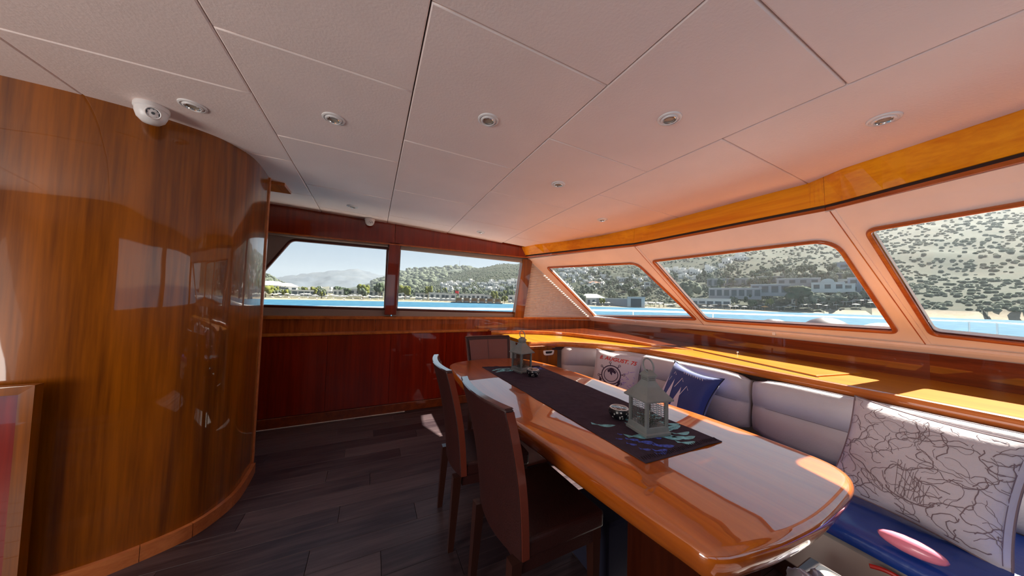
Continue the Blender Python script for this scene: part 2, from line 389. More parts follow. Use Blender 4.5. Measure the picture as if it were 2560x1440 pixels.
# rolled blinds at the window heads
for nm, x0, x1, z0a, z0b, lab in (('roller_blind', -1.3, .148, 2.0, 1.992, 'thin taupe blind rolled up above the chamfered side window'), ('roller_blind', .288, 1.975, 1.968, 1.945, 'taupe folded roman blind drawn up above the straight side window')):
    t = tag(empty(nm, (0, 0, 0)), lab, 'blind')
    for k in range(3):
        b = MB(); d = k * .02
        (a0, c0), (a1, c1) = PW(x0, z0a), PW(x1, z0b)
        b.sweep([(a0, 3.836 + d * .3, c0 + .012 + d * .9), (a1, 3.836 + d * .3, c1 + .012 + d * .9)], [(-.012, -.011), (.010, -.011), (.014, .0), (.010, .010), (-.012, .010)]); b.build('fold', M['blindfab'], t, True)
    (a0, c0), (a1, c1) = PW(x0, 2.028), PW(x1, 2.028)
    b = MB(); b.box(a0, a1, 3.82, 3.85, c0 - .006, c0 + .004); b.build('headrail', M['white'], t)
# mullion and forward post
b = MB(); (a0, c0), (a1, c1) = PW(.158, 2.045), PW(.283, 2.045); (d0, e0), (d1, e1) = PW(.140, 1.178), PW(.270, 1.178)
b.hexa([(d0, 3.80, e0), (d1, 3.80, e0), (d1, 3.9, e0), (d0, 3.9, e0)], [(a0, 3.80, c0), (a1, 3.80, c0), (a1, 3.9, c0), (a0, 3.9, c0)])
bevel(tag(b.build('trim_1', M['header']), kind='structure'), .006)
b = MB(); (a0, c0), (a1, c1) = PW(1.972, 2.0), PW(2.132, 2.005); (d0, e0), (d1, e1) = PW(1.856, 1.148), PW(2.005, 1.135)
b.hexa([(d0, 3.80, e0), (d1, 3.80, e1), (d1, 3.9, e1), (d0, 3.9, e0)], [(a0, 3.80, c0), (a1, 3.80, c1), (a1, 3.9, c1), (a0, 3.9, c0)])
bevel(tag(b.build('trim_2', M['column']), kind='structure'), .006)

# ---- pleated shade in the corner triangle
t = tag(empty('pleated_shade', (2.15, 3.86, 1.12)), 'cream pleated triangular shade between the wooden post and the forward window', 'shade')
A_, B_, C_ = Vector((2.165, 0, 1.99)), Vector((2.045, 0, 1.125)), Vector((3.40, 0, 1.095))
b = MB(); N = 34; vs = []
for i in range(2 * N + 1):
    s = i / (2 * N); l = A_.lerp(B_, s); r = A_.lerp(C_, s); yy = 3.862 if i % 2 else 3.848
    for k in range(5):
        p = l.lerp(r, k / 4); vs.append((p.x - 2.15, yy - 3.86, p.z - 1.12 - .01 * math.sin(PI * k / 4) * s))
b.add(vs, [(i * 5 + k, i * 5 + k + 1, (i + 1) * 5 + k + 1, (i + 1) * 5 + k) for i in range(2 * N) for k in range(4)]); b.build('pleats', M['shade'], t)
b = MB(); b.sweep([A_ - Vector((2.15, .025, 1.12)), C_ - Vector((2.15, .025, 1.12))], [(-.008, -.008), (.008, -.008), (.008, .008), (-.008, .008)]); b.build('side_rail', M['white'], t)
b = MB(); b.sweep([B_ - Vector((2.15, .02, 1.122)), C_ - Vector((2.15, .02, 1.122))], [(-.008, -.010), (.008, -.010), (.008, .006), (-.008, .006)]); b.build('bottom_rail', M['shade'], t)

# ---- windshield facets (bow)
def bil(F):
    A, B, C, D = [Vector(v) for v in F]
    nrm = (B - A).cross(C - A).normalized()
    if nrm.x > 0: nrm = -nrm                     # towards the saloon
    return (lambda s, t, d=0.: (A * (1 - s) + B * s) * (1 - t) + (C * (1 - s) + D * s) * t + nrm * d), nrm
F1 = ((2.1, 3.82, 2.02), (2.63, 2.30, 2.03), (3.4, 3.82, 1.1), (3.62, 2.08, 1.1))
F2 = ((2.63, 2.30, 2.03), (2.63, .77, 2.03), (3.62, 2.08, 1.1), (3.62, .56, 1.1))
F3 = ((2.63, .77, 2.03), (2.1, -.86, 2.02), (3.62, .56, 1.1), (3.4, -.86, 1.1))
holes = [[(.113, .138), (.915, .174), (.976, .862), (.058, .950)], [(.036, .169), (.953, .174), (.938, .850), (.038, .874)], [(.057, .147), (.90, .14), (.95, .93), (.04, .845)]]
rads = [[.035, .10, .02, .015], [.035, .12, .04, .04], [.05, .04, .03, .04]]
wall_bow = tag(empty('wall_bow'), kind='structure')
for wi, (F, hl, rd) in enumerate(zip((F1, F2, F3), holes, rads)):
    P, nrm = bil(F)
    w = tag(empty('window_%d' % (wi + 3)), kind='structure')
    sc = (1.6, 1.3)
    ho = [(p[0] / sc[0], p[1] / sc[1]) for p in rounded([(a * sc[0], c * sc[1]) for a, c in hl], rd, 8)]
    c0, c1 = sum(p[0] for p in ho) / len(ho), sum(p[1] for p in ho) / len(ho); ou = []
    for p in ho:
        d = (p[0] - c0, p[1] - c1); tt = min([((1 if d[k] > 0 else 0) - (c0, c1)[k]) / d[k] for k in (0, 1) if abs(d[k]) > 1e-6]); ou.append([c0 + d[0] * tt, c1 + d[1] * tt])
    for cs in ((0, 0), (1, 0), (1, 1), (0, 1)):
        j = min(range(len(ou)), key=lambda i: (ou[i][0] - cs[0]) ** 2 + (ou[i][1] - cs[1]) ** 2); ou[j] = list(cs)
    b = MB(); b.loft([[P(*p, -.05) for p in ou], [P(*p) for p in ou], [P(*p) for p in ho], [P(*p, -.05) for p in ho], [P(*p, -.05) for p in ou]]); b.build('surround', M['surround'], w)
    # wooden bead with a dark inner line
    b = MB(); b.tube([P(*p, .006) for p in ho], .014, 8, closed=True); b.build('bead', M['bead'], w, True, angle=70)
    hi = [(c0 + (p[0] - c0) * .992, c1 + (p[1] - c1) * .985) for p in ho]
    b = MB(); b.tube([P(*p, -.012) for p in hi], .006, 6, closed=True); b.build('seal', M['frame_dark'], w, True)
    b = MB(); b.add([P(*p, -.02) for p in ho], [tuple(range(len(ho)))]); b.build('pane', M['glass'], w)
# pillar cover strips at the facet joints
for (a, c) in (((2.63, 2.30, 2.03), (3.62, 2.08, 1.1)), ((2.63, .77, 2.03), (3.62, .56, 1.1))):
    a, c = Vector(a), Vector(c); b = MB(); up = Vector((-.68, 0, -.73))
    b.sweep([a + up * .004, c + up * .004], [(-.028, -.01), (.028, -.01), (.022, .006), (-.022, .006)], up=up); b.build('pillar_strip', M['surround'], wall_bow)
    b = MB(); b.sweep([a + up * .008 , c + up * .008], [(-.0025, -.002), (.0025, -.002), (.0025, .004), (-.0025, .004)], up=up); b.build('pillar_seam', M['bead'], wall_bow)
# valance above the windshield: amber veneer boards, dark groove and thin bead
edge_pts = lambda z: None
yv = [3.81, 3.57, 3.14, 2.74, 2.30, 2.07, 1.45, .883, .77, .45, -.2, -.9]
lowx = lambda y: interp([(-.9, 2.06), (-.2, 2.28), (.45, 2.50), (.77, 2.615), (2.07, 2.615), (2.30, 2.60), (2.74, 2.42), (3.14, 2.28), (3.57, 2.12), (3.81, 2.04)], y)
tr = tag(empty('trim_3'), kind='structure')
segs = [[3.81, 3.57, 3.14, 2.74, 2.30], [2.30, 2.07, 1.45, .883, .79], [.79, .45, -.2, -.9]]
for sg in segs:
    ys = []
    for a, c in zip(sg, sg[1:]): ys += [lerp(a, c, k / 4) for k in range(4)]
    ys.append(sg[-1]); ys[0] -= .001; ys[-1] += .001
    b = MB(); b.loft([[(ceil_edge(y) + .03, y, cz(ceil_edge(y), y) + .02), (ceil_edge(y) - .002, y, cz(ceil_edge(y), y) + .012), (ceil_edge(y) - .004, y, cz(ceil_edge(y), y) - .002), (lowx(y), y, 2.068), (lowx(y) + .02, y, 2.062), (lowx(y) + .04, y, 2.08)] for y in ys], True, True)
    b.build('valance_board', M['valance'], tr)
    b = MB(); b.loft([[(lowx(y) + .004, y, 2.066), (lowx(y) + .004, y, 2.046), (lowx(y) + .04, y, 2.046), (lowx(y) + .04, y, 2.066)] for y in ys], True, True); b.build('valance_groove', M['groove'], tr)
    b = MB(); b.loft([[(lowx(y) + .000, y, 2.048), (lowx(y) + .008, y, 2.030), (lowx(y) + .05, y, 2.030), (lowx(y) + .04, y, 2.048)] for y in ys], True, True); b.build('lower_bead', M['bead'], tr)
# forward sill: shelf moulding below the panes and dark panel down to the console
sillp = [(3.36, 3.80, 1.098), (3.60, 2.09, 1.10), (3.60, .56, 1.10), (3.39, -.86, 1.10)]
t4 = tag(empty('trim_4'), kind='structure')
b = MB(); b.sweep(sillp, [(-.04, .06), (-.055, .045), (-.05, .0), (-.03, -.022), (.03, -.022), (.03, .06)][::-1], up=(0, 0, 1)); 
b = MB()
def off(pts, d, dz):          # shift a bow polyline aft by d
    return [(x - d, y, z + dz) for x, y, z in pts]
b.loft([[off(sillp, -.03, .075)[i], off(sillp, .085, .060)[i], off(sillp, .098, .046)[i], off(sillp, .085, .03)[i], off(sillp, .03, -.018)[i], off(sillp, -.03, -.018)[i]] for i in range(4)], True, True)
b.build('sill_moulding', M['surround'], t4)
for ym, xm in ((2.95, 3.40), (1.42, 3.51)):
    b = MB(); b.cbox(xm - .012, xm + .008, ym - .012, ym + .012, 1.125, 1.158, .003); b.build('blind_catch', M['white'], t4)
b = MB(); pp = [(3.44, 3.86), (3.50, 2.95), (3.53, 2.09), (3.53, .56), (3.33, -.86)]
b.loft([[(x, y, .90), (x, y, 1.10), (x + .05, y, 1.10), (x + .05, y, .90)] for x, y in pp], True, True); b.build('lower_panel', M['darkpanel'], wall_bow)
b = MB(); b.loft([[(3.45, y, -.3), (3.75, y, 1.09), (3.8, y, 1.09), (3.5, y, -.3)] for y in (3.9, -.9)], True, True); b.build('bow_skin', M['white'], wall_bow)

# ---- curved wooden bulkhead on the left
cpath = [(-3.1, 2.06), (-2.2, 2.09), (-1.5, 2.12), (-1.19, 2.165), (-1.03, 2.225), (-.91, 2.295), (-.845, 2.37), (-.79, 2.50), (-.772, 2.62), (-.776, 2.80), (-.785, 2.93)]
cs = [Vector((p[0], p[1], 0)) for p in cpath]; sm = spline(cs[:-1] + [cs[-1]], 5)
wall_left = tag(empty('wall_left'), kind='structure')
def wallstrip(path, z0, z1, d0, d1, name, m, parent, ztop=None, smooth=True):
    b = MB(); rings = []
    for i, p in enumerate(path):
        a = path[max(0, i - 1)]; c = path[min(len(path) - 1, i + 1)]; t_ = (c - a).normalized(); nn = Vector((t_.y, -t_.x, 0))
        zt = lambda q: z1 if ztop is None else cz(q.x, q.y) + .01
        q0, q1 = p + nn * d0, p + nn * d1
        rings.append([(q0.x, q0.y, z0), (q0.x, q0.y, zt(q0)), (q1.x, q1.y, zt(q1)), (q1.x, q1.y, z0)])
    b.loft(rings, True, True); return b.build(name, m, parent, smooth, angle=30)
wallstrip(sm, 0, 0, -.03, 0, 'curved_panel', M['column'], wall_left, True)
b = MB(); b.box(-.83, -.776, 2.925, 2.955, 0, 2.335); bevel(b.build('edge_bead', M['skirt'], wall_left), .005)
b = MB(); b.box(-.86, -.80, 2.95, 3.0, 0, 2.335); b.box(-3.1, -.86, 2.6, 2.66, 0, 2.335); b.build('rear_panel', M['column'], wall_left)
b = MB(); b.hexa([(-.80, 2.93, 2.22), (-.64, 3.28, 2.22), (-.80, 3.28, 2.22), (-.84, 2.95, 2.22)], [(-.80, 2.93, 2.34), (-.64, 3.28, 2.34), (-.80, 3.28, 2.34), (-.84, 2.95, 2.34)]); 
b = MB(); b.box(-.86, -.70, 3.0, 3.22, 2.300, 2.335); b.build('corner_block', M['rail'], wall_left)
base = tag(empty('baseboard_left'), kind='structure')
n0 = 0; cuts = [0, 13, 20, 27, 36, 43, len(sm) - 1]
for a, c in zip(cuts, cuts[1:]):
    pts = sm[a:c + 1]
    if len(pts) > 1: 
        pts = [pts[0].lerp(pts[1], .03)] + pts[1:-1] + [pts[-1].lerp(pts[-2], .03)]
        wallstrip(pts, 0, .075, 0, .024, 'skirting_segment', M['skirt'], base)
# low panelled door frame at the far left
t = tag(empty('door_1'), kind='structure')
b = MB(); b.box(-2.10, -1.36, 2.07, 2.10, .0, .93); b.build('leaf', M['port'], t)
b = MB(); b.sweep([(-1.33, 2.075, .02), (-1.33, 2.075, .95), (-2.13, 2.06, .95), (-2.13, 2.06, .02)], [(-.02, -.02), (.02, -.02), (.02, .02), (-.02, .02)], up=(0, 1, 0)); b.build('architrave', M['column'], t)

# ---- rest of the room, behind the camera: aft wall with door opening, starboard wall with window
wa = tag(empty('wall_aft'), kind='structure')
b = MB(); b.box(-3.22, -3.16, .75, 3.9, 0, 2.4); b.box(-3.22, -3.16, -.95, -.85, 0, 2.4); b.box(-3.22, -3.16, -.85, .75, 2.1, 2.4); b.build('panelling', M['column'], wa)
ws = tag(empty('wall_starboard'), kind='structure')
b = MB(); b.box(-3.2, 3.4, -.95, -.88, 0, 1.15); b.box(-3.2, 2.4, -.95, -.88, 1.98, 2.4); b.box(-3.2, -1.0, -.95, -.88, 1.15, 1.98); b.box(2.2, 2.35, -.95, -.88, 1.15, 2.0); b.box(.55, .65, -.95, -.88, 1.15, 1.98); b.build('panelling', M['column'], ws)

# ================================================================== FURNITURE
# ---- port cabinet
cab = tag(empty('port_cabinet', (0, 3.8, 0)), 'long glossy red mahogany cabinet beneath the side windows', 'cabinet')
b = MB(); b.box(-2.2, 1.5, .012, .10, 0, .955); b.build('body', M['groove'], cab)
dx = [-2.2, -1.3, -.42, .228, .90, 1.5]
for x0, x1 in zip(dx, dx[1:]):
    b = MB(); b.cbox(x0 + .0015, x1 - .0015, -.008, .02, .11, .945, .002); b.build('door', M['port'], cab)
b = MB(); b.cbox(-2.2, 1.5, -.012, .09, .0, .105, .005); b.build('plinth', M['darkpanel'], cab)
b = MB(); b.sweep([(-2.2, .03, .96), (1.5, .03, .96)], [(-.04, -.012), (.05, -.012), (.05, .008), (.04, .016), (-.04, .016)]); b.build('worktop_edge', M['rail'], cab, True)
b = MB(); b.box(-2.2, 1.5, .0, .10, .955, .972); b.build('worktop', M['darkpanel'], cab)
# pale strip added to stand in for a line of light at the cabinet foot
b = MB(); b.cbox(-1.9, .42, 3.772, 3.788, 0, .004, .001); tag(b.build('light_line_strip', M['strip']), 'thin pale strip standing in for a line of light on the floor along the foot of the mahogany cabinet', 'strip')

# ---- forward console (golden dash) with corner shelf
rail = [(1.62, 2.90), (2.0, 2.84), (2.37, 2.56), (2.58, 2.22), (2.67, 1.90), (2.70, 1.50), (2.70, 1.1), (2.70, .5), (2.66, -.1), (2.5, -.84)]
railS = spline([(x, y, 0) for x, y in rail], 6)
back = [(1.62, 3.64), (1.89, 3.63), (2.36, 3.33), (2.60, 2.87), (2.74, 2.54), (2.88, 2.22), (3.53, 2.12), (3.53, 1.6), (3.53, .5), (3.33, -.84)]
con = tag(empty('forward_console', (0, 0, 0)), 'golden teak console shelf running under the raked forward windows', 'console')
def resample(p, n):
    p = [Vector((a[0], a[1], 0)) for a in p]; L = [0]
    for a, c in zip(p, p[1:]): L.append(L[-1] + (c - a).length)
    out = []
    for k in range(n):
        s = L[-1] * k / (n - 1); i = 0
        while i < len(L) - 2 and L[i + 1] < s: i += 1
        out.append(p[i].lerp(p[i + 1], (s - L[i]) / (L[i + 1] - L[i])))
    return out
rs = resample([(p.x, p.y) for p in railS], 60)
bk = []
for p in rs:                                    # matching back point by y / angle
    pass
bs = resample(back, 60)
b = MB(); b.loft([[(p.x, p.y, .92), (q.x, q.y, .92), (q.x, q.y, .88), (p.x, p.y, .88)] for p, q in zip(rs, bs)], True, True); b.build('shelf_top', M['dash'], con)
b = MB(); rp_ = [(p.x, p.y, .893) for p in railS]
prof = [(.0 + .032 * math.cos(a), .032 * math.sin(a)) for a in [PI * k / 6 - PI / 2 for k in range(7)]]
b.sweep(rp_, [(-.01, -.034), (.012, -.034), (.024, -.026), (.03, -.01), (.03, .012), (.022, .026), (.008, .031), (-.012, .029)], up=(0, 0, 1)); b.build('front_rail', M['rail'], con, True)
b = MB(); b.sweep([(p.x - .0 , p.y, .845) for p in railS], [(-.05, -.02), (.005, -.02), (.005, .02), (-.05, .02)]); b.build('rail_underside', M['groove'], con)
# raised lip and corner shelf
lip = spline([(x, y, 0) for x, y in [(1.48, 3.66), (1.60, 3.66), (1.89, 3.61), (2.35, 3.31), (2.58, 2.86), (2.72, 2.53), (2.86, 2.20), (3.06, 1.92)]], 6)
sh = tag(empty('corner_shelf', (0, 0, 0)), 'curved mahogany corner shelf raised behind the golden console', 'shelf')
lz = [.97 if p.y > 2.55 else lerp(.924, .97, max(0, (p.y - 1.92) / .63)) for p in lip]
b = MB(); b.loft([[(p.x + .02, p.y + .01, .915), (p.x - .004, p.y - .002, .915), (p.x - .008, p.y - .004, (z + .92) / 2), (p.x - .006, p.y - .003, z - .004), (p.x, p.y, z), (p.x + .02, p.y + .01, z)] for p, z in zip(lip, lz)], True, True); b.build('lip', M['rail'], sh, True)
bkp = resample([(1.5, 3.86), (3.46, 3.86), (3.53, 2.1)], len(lip))
b = MB(); b.loft([[(p.x + .01, p.y + .005, z - .003), (q.x, q.y, z - .003), (q.x, q.y, .90), (p.x + .01, p.y + .005, .90)] for p, q, z in zip(lip, bkp, lz)], True, True); b.build('shelf_board', M['darkpanel'], sh)
b = MB(); b.box(1.47, 1.50, 3.66, 3.80, 0, .968); b.build('end_panel', M['port'], sh)
# hatch lid let into the console, with a small knob
hb = [(3.17, 2.17), (3.40, 2.12), (3.29, .80), (2.80, .90)]
hb = [(2.80, .90), (3.30, .81), (3.43, 2.08), (3.12, 2.10)]
b = MB(); b.loft([[(x, y, .9205) for x, y in hb], [(x, y, .929) for x, y in hb], [(x + (3.16 - x) * .01, y + (1.5 - y) * .006, .931) for x, y in hb]], True, True); hatch = b.build('hatch_lid', M['dash'], con)
b = MB(); b.lathe([(.004, 0), (.004, .012), (.010, .016), (.010, .022), (.004, .026)], 12, (3.20, 1.58, .931)); b.build('knob', M['chrome'], hatch, True)
b = MB(); b.sweep([(2.79, .885, .9205), (3.11, 2.115, .9205)], [(-.0012, 0), (.0012, 0), (.0012, .002), (-.0012, .002)]); b.build('lid_shadow_line', M['groove'], con)  # dark strip painting the shadow line along the lid's front edge

# ---- corner end cabinet with white oval vent
ec = tag(empty('end_cabinet', (1.81, 2.86, 0)), 'small teak cabinet with a white oval vent at the end of the settee', 'cabinet')
b = MB(); b.cbox(-.18, .19, .0, .34, .0, .845, .008); b.build('body', M['port2'] if 'port2' in M else M['column'], ec)
b = MB(); b.cbox(-.195, .20, -.012, .34, .845, .879, .006); b.build('top_rim', M['column'], ec)
vr = [Vector(p) for p in rounded([(-.0, .765), (.125, .765), (.135, .822), (-.01, .822)], [.05, .05, .012, .012], 6)]
b = MB(); c0 = Vector((.062, .797))
b.loft([[(p.x, -.001, p.y) for p in vr], [(p.x, -.014, p.y) for p in vr], [(c0.x + (p.x - c0.x) * .9, -.02, c0.y + (p.y - c0.y) * .85) for p in vr], [(c0.x + (p.x - c0.x) * .72, -.02, c0.y + .004 + (p.y - c0.y) * .5) for p in vr], [(c0.x + (p.x - c0.x) * .7, -.008, c0.y + .004 + (p.y - c0.y) * .48) for p in vr]]); vent = b.build('vent', M['white'], ec, True, angle=50)
b = MB(); b.add([(c0.x + (p.x - c0.x) * .71, -.009, c0.y + .004 + (p.y - c0.y) * .49) for p in vr], [tuple(range(len(vr)))]); b.build('vent_opening', M['black'], vent)

# ---- settee: base, seat cushions, back cushions
sp = [(2.02, 2.72), (2.25, 2.56), (2.42, 2.30), (2.50, 2.0), (2.53, 1.5), (2.53, 1.0), (2.53, .5), (2.5, -.1), (2.36, -.8)]
def bowpath(off_, pts=sp): return [(x - off_, y) for x, y in pts]
base_o = tag(empty('settee_base', (0, 0, 0)), 'cream upholstered settee base curving below the console on a dark plinth', 'settee')
front = spline([(x, y, 0) for x, y in [(1.72, 2.78), (1.86, 2.62), (1.93, 2.3), (1.96, 1.9), (1.97, 1.2), (1.97, .6), (1.95, .2), (1.92, -.4), (1.88, -.84)]], 5)
backl = spline([(x, y, 0) for x, y in [(2.0, 2.84), (2.35, 2.62), (2.56, 2.3), (2.66, 1.9), (2.68, 1.2), (2.68, .6), (2.66, .2), (2.6, -.4), (2.5, -.84)]], 5)
b = MB(); b.loft([[(p.x, p.y, .10), (p.x - .02, p.y, .12), (p.x - .02, p.y, .34), (p.x, p.y, .355), (q.x, q.y, .355), (q.x, q.y, .10)] for p, q in zip(front, backl)], True, True); b.build('base_upholstery', M['seatbase'], base_o, True, angle=50)
b = MB(); b.loft([[(p.x + .03, p.y, 0), (p.x + .03, p.y, .10), (q.x, q.y, .10), (q.x, q.y, 0)] for p, q in zip(front, backl)], True, True); b.build('plinth', M['darkleg'], base_o)
nf = len(front)
def seatc(i0, i1, lab):
    b = MB(); rings = []
    for k, i in enumerate(range(i0, i1 + 1)):
        p, q = front[i], backl[i]; e = 1 if (k == 0 or k == i1 - i0) else 0
        x0, x1, zt = p.x - .045 + e * .015, q.x - .08, .444 - e * .02
        yy = p.y + (.004 if i == i1 else (-.004 if i == i0 else 0))
        rings.append([(x0 + .03, yy, .36), (x0, yy, .372), (x0 - .008, yy, .405), (x0 + .01, yy, zt - .012), (x0 + .05, yy, zt), (lerp(x0, x1, .5), yy, zt + .004), (x1, q.y if abs(q.y - yy) < .3 else yy, zt - .004), (x1, q.y if abs(q.y - yy) < .3 else yy, .36)])
    b.loft(rings, True, True); o = b.build('seat_cushion', M['blue'], None, True, angle=50); tag(o, lab, 'cushion')
    return o
seatc(0, 12, 'blue seat cushion on the settee beside the small end cabinet'); seatc(12, 24, 'blue seat cushion on the settee beyond the middle of the table'); seatc(24, nf - 1, 'glossy blue seat cushion on the settee at the near end of the table')
def backc(path, lab, n=5, group=None):
    """two-roll back cushion following a plan path (front face line)"""
    ps = resample(path, 18); b = MB(); rings = []
    prof = [(.13, .860), (.05, .868), (.008, .856), (-.012, .81), (-.02, .76), (-.014, .71), (.004, .675), (.014, .664), (.004, .652), (-.016, .61), (-.026, .55), (-.018, .49), (.004, .448), (.13, .446)]
    for i, p in enumerate(ps):
        a = ps[max(0, i - 1)]; c = ps[min(17, i + 1)]; t_ = (c - a).normalized(); nn = Vector((-t_.y, t_.x, 0))
        if nn.x < 0 and abs(nn.x) > .3: nn = -nn
        e = min(i, 17 - i); k = [.50, .84, .96][e] if e < 3 else 1; 
        # nn points into the backrest
        rings.append([(p.x + nn.x * (.06 + (d - .06) * k), p.y + nn.y * (.06 + (d - .06) * k), .66 + (z - .66) * (1 - (1 - k) * .35)) for d, z in prof])
    b.loft(rings, True, True); o = b.build('back_cushion', M['leather_cream'], None, True, angle=80); tag(o, lab, 'cushion')
    # stitched seam line along the top
    b = MB(); b.tube([Vector(r[1]) + Vector((0, 0, .0015)) for r in rings[1:-1]], .0022, 5); b.build('piping', M['leather_cream'], o)
    b = MB(); b.tube([Vector(r[7]) * 1.0 for r in rings[1:-1]], .003, 5); b.build('middle_seam', M['groove2'], o)
    return o
M['groove2'] = simple('grey_seam', (.30, .26, .27), .8)  # darker grey for the seam between the two rolls
backc([(2.00, 2.755), (2.20, 2.66), (2.37, 2.50)], 'short cream back cushion in the settee corner beside the end cabinet')
backc([(2.385, 2.47), (2.47, 2.25), (2.53, 1.98), (2.56, 1.6), (2.57, 1.21)], 'cream two-roll back cushion behind the anchor pillow and the blue pillow')
backc([(2.57, 1.185), (2.57, .8), (2.57, .45), (2.56, .0), (2.54, -.2)], 'cream two-roll back cushion nearest the camera, behind the map pillow')

# ---- pillows
def pillow_surf(w, h, th, pin=.08):
    def S(u, v, side=1, lift=0.):
        # u, v in -1..1; corners pulled out, edges pulled in
        pu = u * (1 - pin * (1 - v * v) * abs(u) ** 3) ; pv = v * (1 - pin * (1 - u * u) * abs(v) ** 3)
        t_ = max(0, (1 - u ** 4) * (1 - v ** 4)) ** .6
        wr = .004 * noise.noise(Vector((u * 3, v * 3, w * 9)))
        return Vector((pu * w / 2, side * (th / 2 * t_ + wr * t_ + lift), pv * h / 2))
    return S
def pillow(name, lab, loc, rot, w, h, th, m, piping=None, pin=.08):
    root = empty(name, loc); root.rotation_euler = rot; tag(root, lab, 'pillow')
    S = pillow_surf(w, h, th, pin); b = MB(); N = 18
    for side in (1, -1):
        vs = [S(-1 + 2 * i / N, -1 + 2 * j / N, -side) for i in range(N + 1) for j in range(N + 1)]
        fs = [(i * (N + 1) + j, (i + 1) * (N + 1) + j, (i + 1) * (N + 1) + j + 1, i * (N + 1) + j + 1) for i in range(N) for j in range(N)]
        b.add(vs, fs if side == 1 else [tuple(reversed(q)) for q in fs])
    b.build('cover', m, root, True, angle=170)
    per = [(-1 + 2 * i / 16, -1) for i in range(16)] + [(1, -1 + 2 * i / 16) for i in range(16)] + [(1 - 2 * i / 16, 1) for i in range(16)] + [(-1, 1 - 2 * i / 16) for i in range(16)]
    b = MB(); b.tube([S(u, v, 1) for u, v in per], .004, 6, closed=True); b.build('piping', piping or m, root, True)
    return root, S
# local frame of a print: u right, v up on the -y (front) face
def ribbon(b, S, pts, wd, asp=1.0, closed=False):
    pts = [Vector((p[0], p[1])) for p in pts]; m = len(pts)
    L, Rr = [], []
    for i, p in enumerate(pts):
        a = pts[(i - 1) % m] if closed or i > 0 else p; c = pts[(i + 1) % m] if closed or i < m - 1 else p
        t_ = (c - a)
        if t_.length < 1e-6: t_ = Vector((1, 0))
        t_.normalize(); nn = Vector((-t_.y, t_.x)) * wd / 2; L.append(p + nn); Rr.append(p - nn)
    cl = lambda v: max(-.97, min(.97, v))
    vs = [S(cl(q.x), cl(q.y), -1, .0016) for q in L] + [S(cl(q.x), cl(q.y), -1, .0016) for q in Rr]
    fs = [(i, (i + 1) % m, m + (i + 1) % m, m + i) for i in range(m if closed else m - 1)]
    b.add(vs, fs)
def poly(b, S, pts, lift=.0014):
    q_ = []
    for i in range(len(pts)):
        a_, c_ = pts[i], pts[(i + 1) % len(pts)]; q_ += [(lerp(a_[0], c_[0], k / 8), lerp(a_[1], c_[1], k / 8)) for k in range(8)]
    pts = q_; lift += .0012
    n = len(pts); c = (sum(p[0] for p in pts) / n, sum(p[1] for p in pts) / n)
    rings = []
    vs = [S(*c, -1, lift)]
    for k in (.2, .4, .6, .8, 1): vs += [S(c[0] + (p[0] - c[0]) * k, c[1] + (p[1] - c[1]) * k, -1, lift) for p in pts]
    fs = [(0, 1 + i, 1 + (i + 1) % n) for i in range(n)] + [(1 + m_ * n + i, 1 + (m_ + 1) * n + i, 1 + (m_ + 1) * n + (i + 1) % n, 1 + m_ * n + (i + 1) % n) for i in range(n) for m_ in range(4)]
    b.add(vs, fs)
def arc(cx_, cy_, r, a0, a1, n=16, ry=None): return [(cx_ + r * math.cos(lerp(a0, a1, k / n)), cy_ + (ry or r) * math.sin(lerp(a0, a1, k / n))) for k in range(n + 1)]
def text_on(S, body, cx_, cy_, size, m, parent, name='lettering', shear=0, rot=0):
    cu = bpy.data.curves.new('t', 'FONT'); cu.body = body; cu.size = size; cu.align_x = 'CENTER'; cu.align_y = 'CENTER'; cu.offset = size * .025; cu.resolution_u = 3; cu.shear = shear
    o = bpy.data.objects.new('t', cu); COL.objects.link(o); dg = bpy.context.evaluated_depsgraph_get(); dg.update(); me = o.evaluated_get(dg).to_mesh()
    vs = [(v.co.x, v.co.y) for v in me.vertices]; fs = [tuple(p.vertices) for p in me.polygons]
    b = MB(); cr, sr = math.cos(rot), math.sin(rot)
    b.add([S(cx_ + x * cr - y * sr, cy_ + x * sr + y * cr, -1, .0018) for x, y in vs], fs)
    bpy.data.objects.remove(o); return b.build(name, m, parent)
# pillow 1: anchor print. faces aft (-x): rotate so local -y looks towards -x
p1, S1 = pillow('anchor_pillow', 'white pillow printed with an anchor, ship wheel and red lettering', (2.31, 2.26, .650), (math.radians(-20), math.radians(4), math.radians(-58)), .47, .46, .13, M['pillowcase'])
text_on(S1, '8. AUGUST. 75', .05, .62, .25, M['print_red'], p1, shear=.2)
b = MB(); c0 = (-.12, -.08)
ribbon(b, S1, arc(*c0, .40, 0, 2 * PI, 28), .045); ribbon(b, S1, arc(*c0, .29, 0, 2 * PI, 24), .03)
for k in range(8):
    a = k * PI / 4 + .2; ribbon(b, S1, [(c0[0] + .40 * math.cos(a), c0[1] + .40 * math.sin(a)), (c0[0] + .50 * math.cos(a), c0[1] + .50 * math.sin(a))], .03)
    ribbon(b, S1, arc(c0[0] + .54 * math.cos(a), c0[1] + .54 * math.sin(a), .045, 0, 2 * PI, 8), .022)
ribbon(b, S1, [(-.12, .15), (-.15, -.65)], .10); ribbon(b, S1, arc(-.15, -.25, .42, PI * 1.08, PI * 1.92, 16, .42), .09)
poly(b, S1, [(-.30, .10), (-.12, .24), (.08, .08), (.06, -.02), (-.12, .06), (-.26, .0)], .0019)
poly(b, S1, [(-.62, -.20), (-.46, -.36), (-.56, -.42)], .0019); poly(b, S1, [(.32, -.20), (.16, -.36), (.26, -.42)], .0019)
ribbon(b, S1, arc(-.58, -.62, .10, 0, 2 * PI, 10), .05); ribbon(b, S1, arc(.22, -.66, .11, 0, 2 * PI, 10), .05); b.build('anchor_print', M['print_dark'], p1)
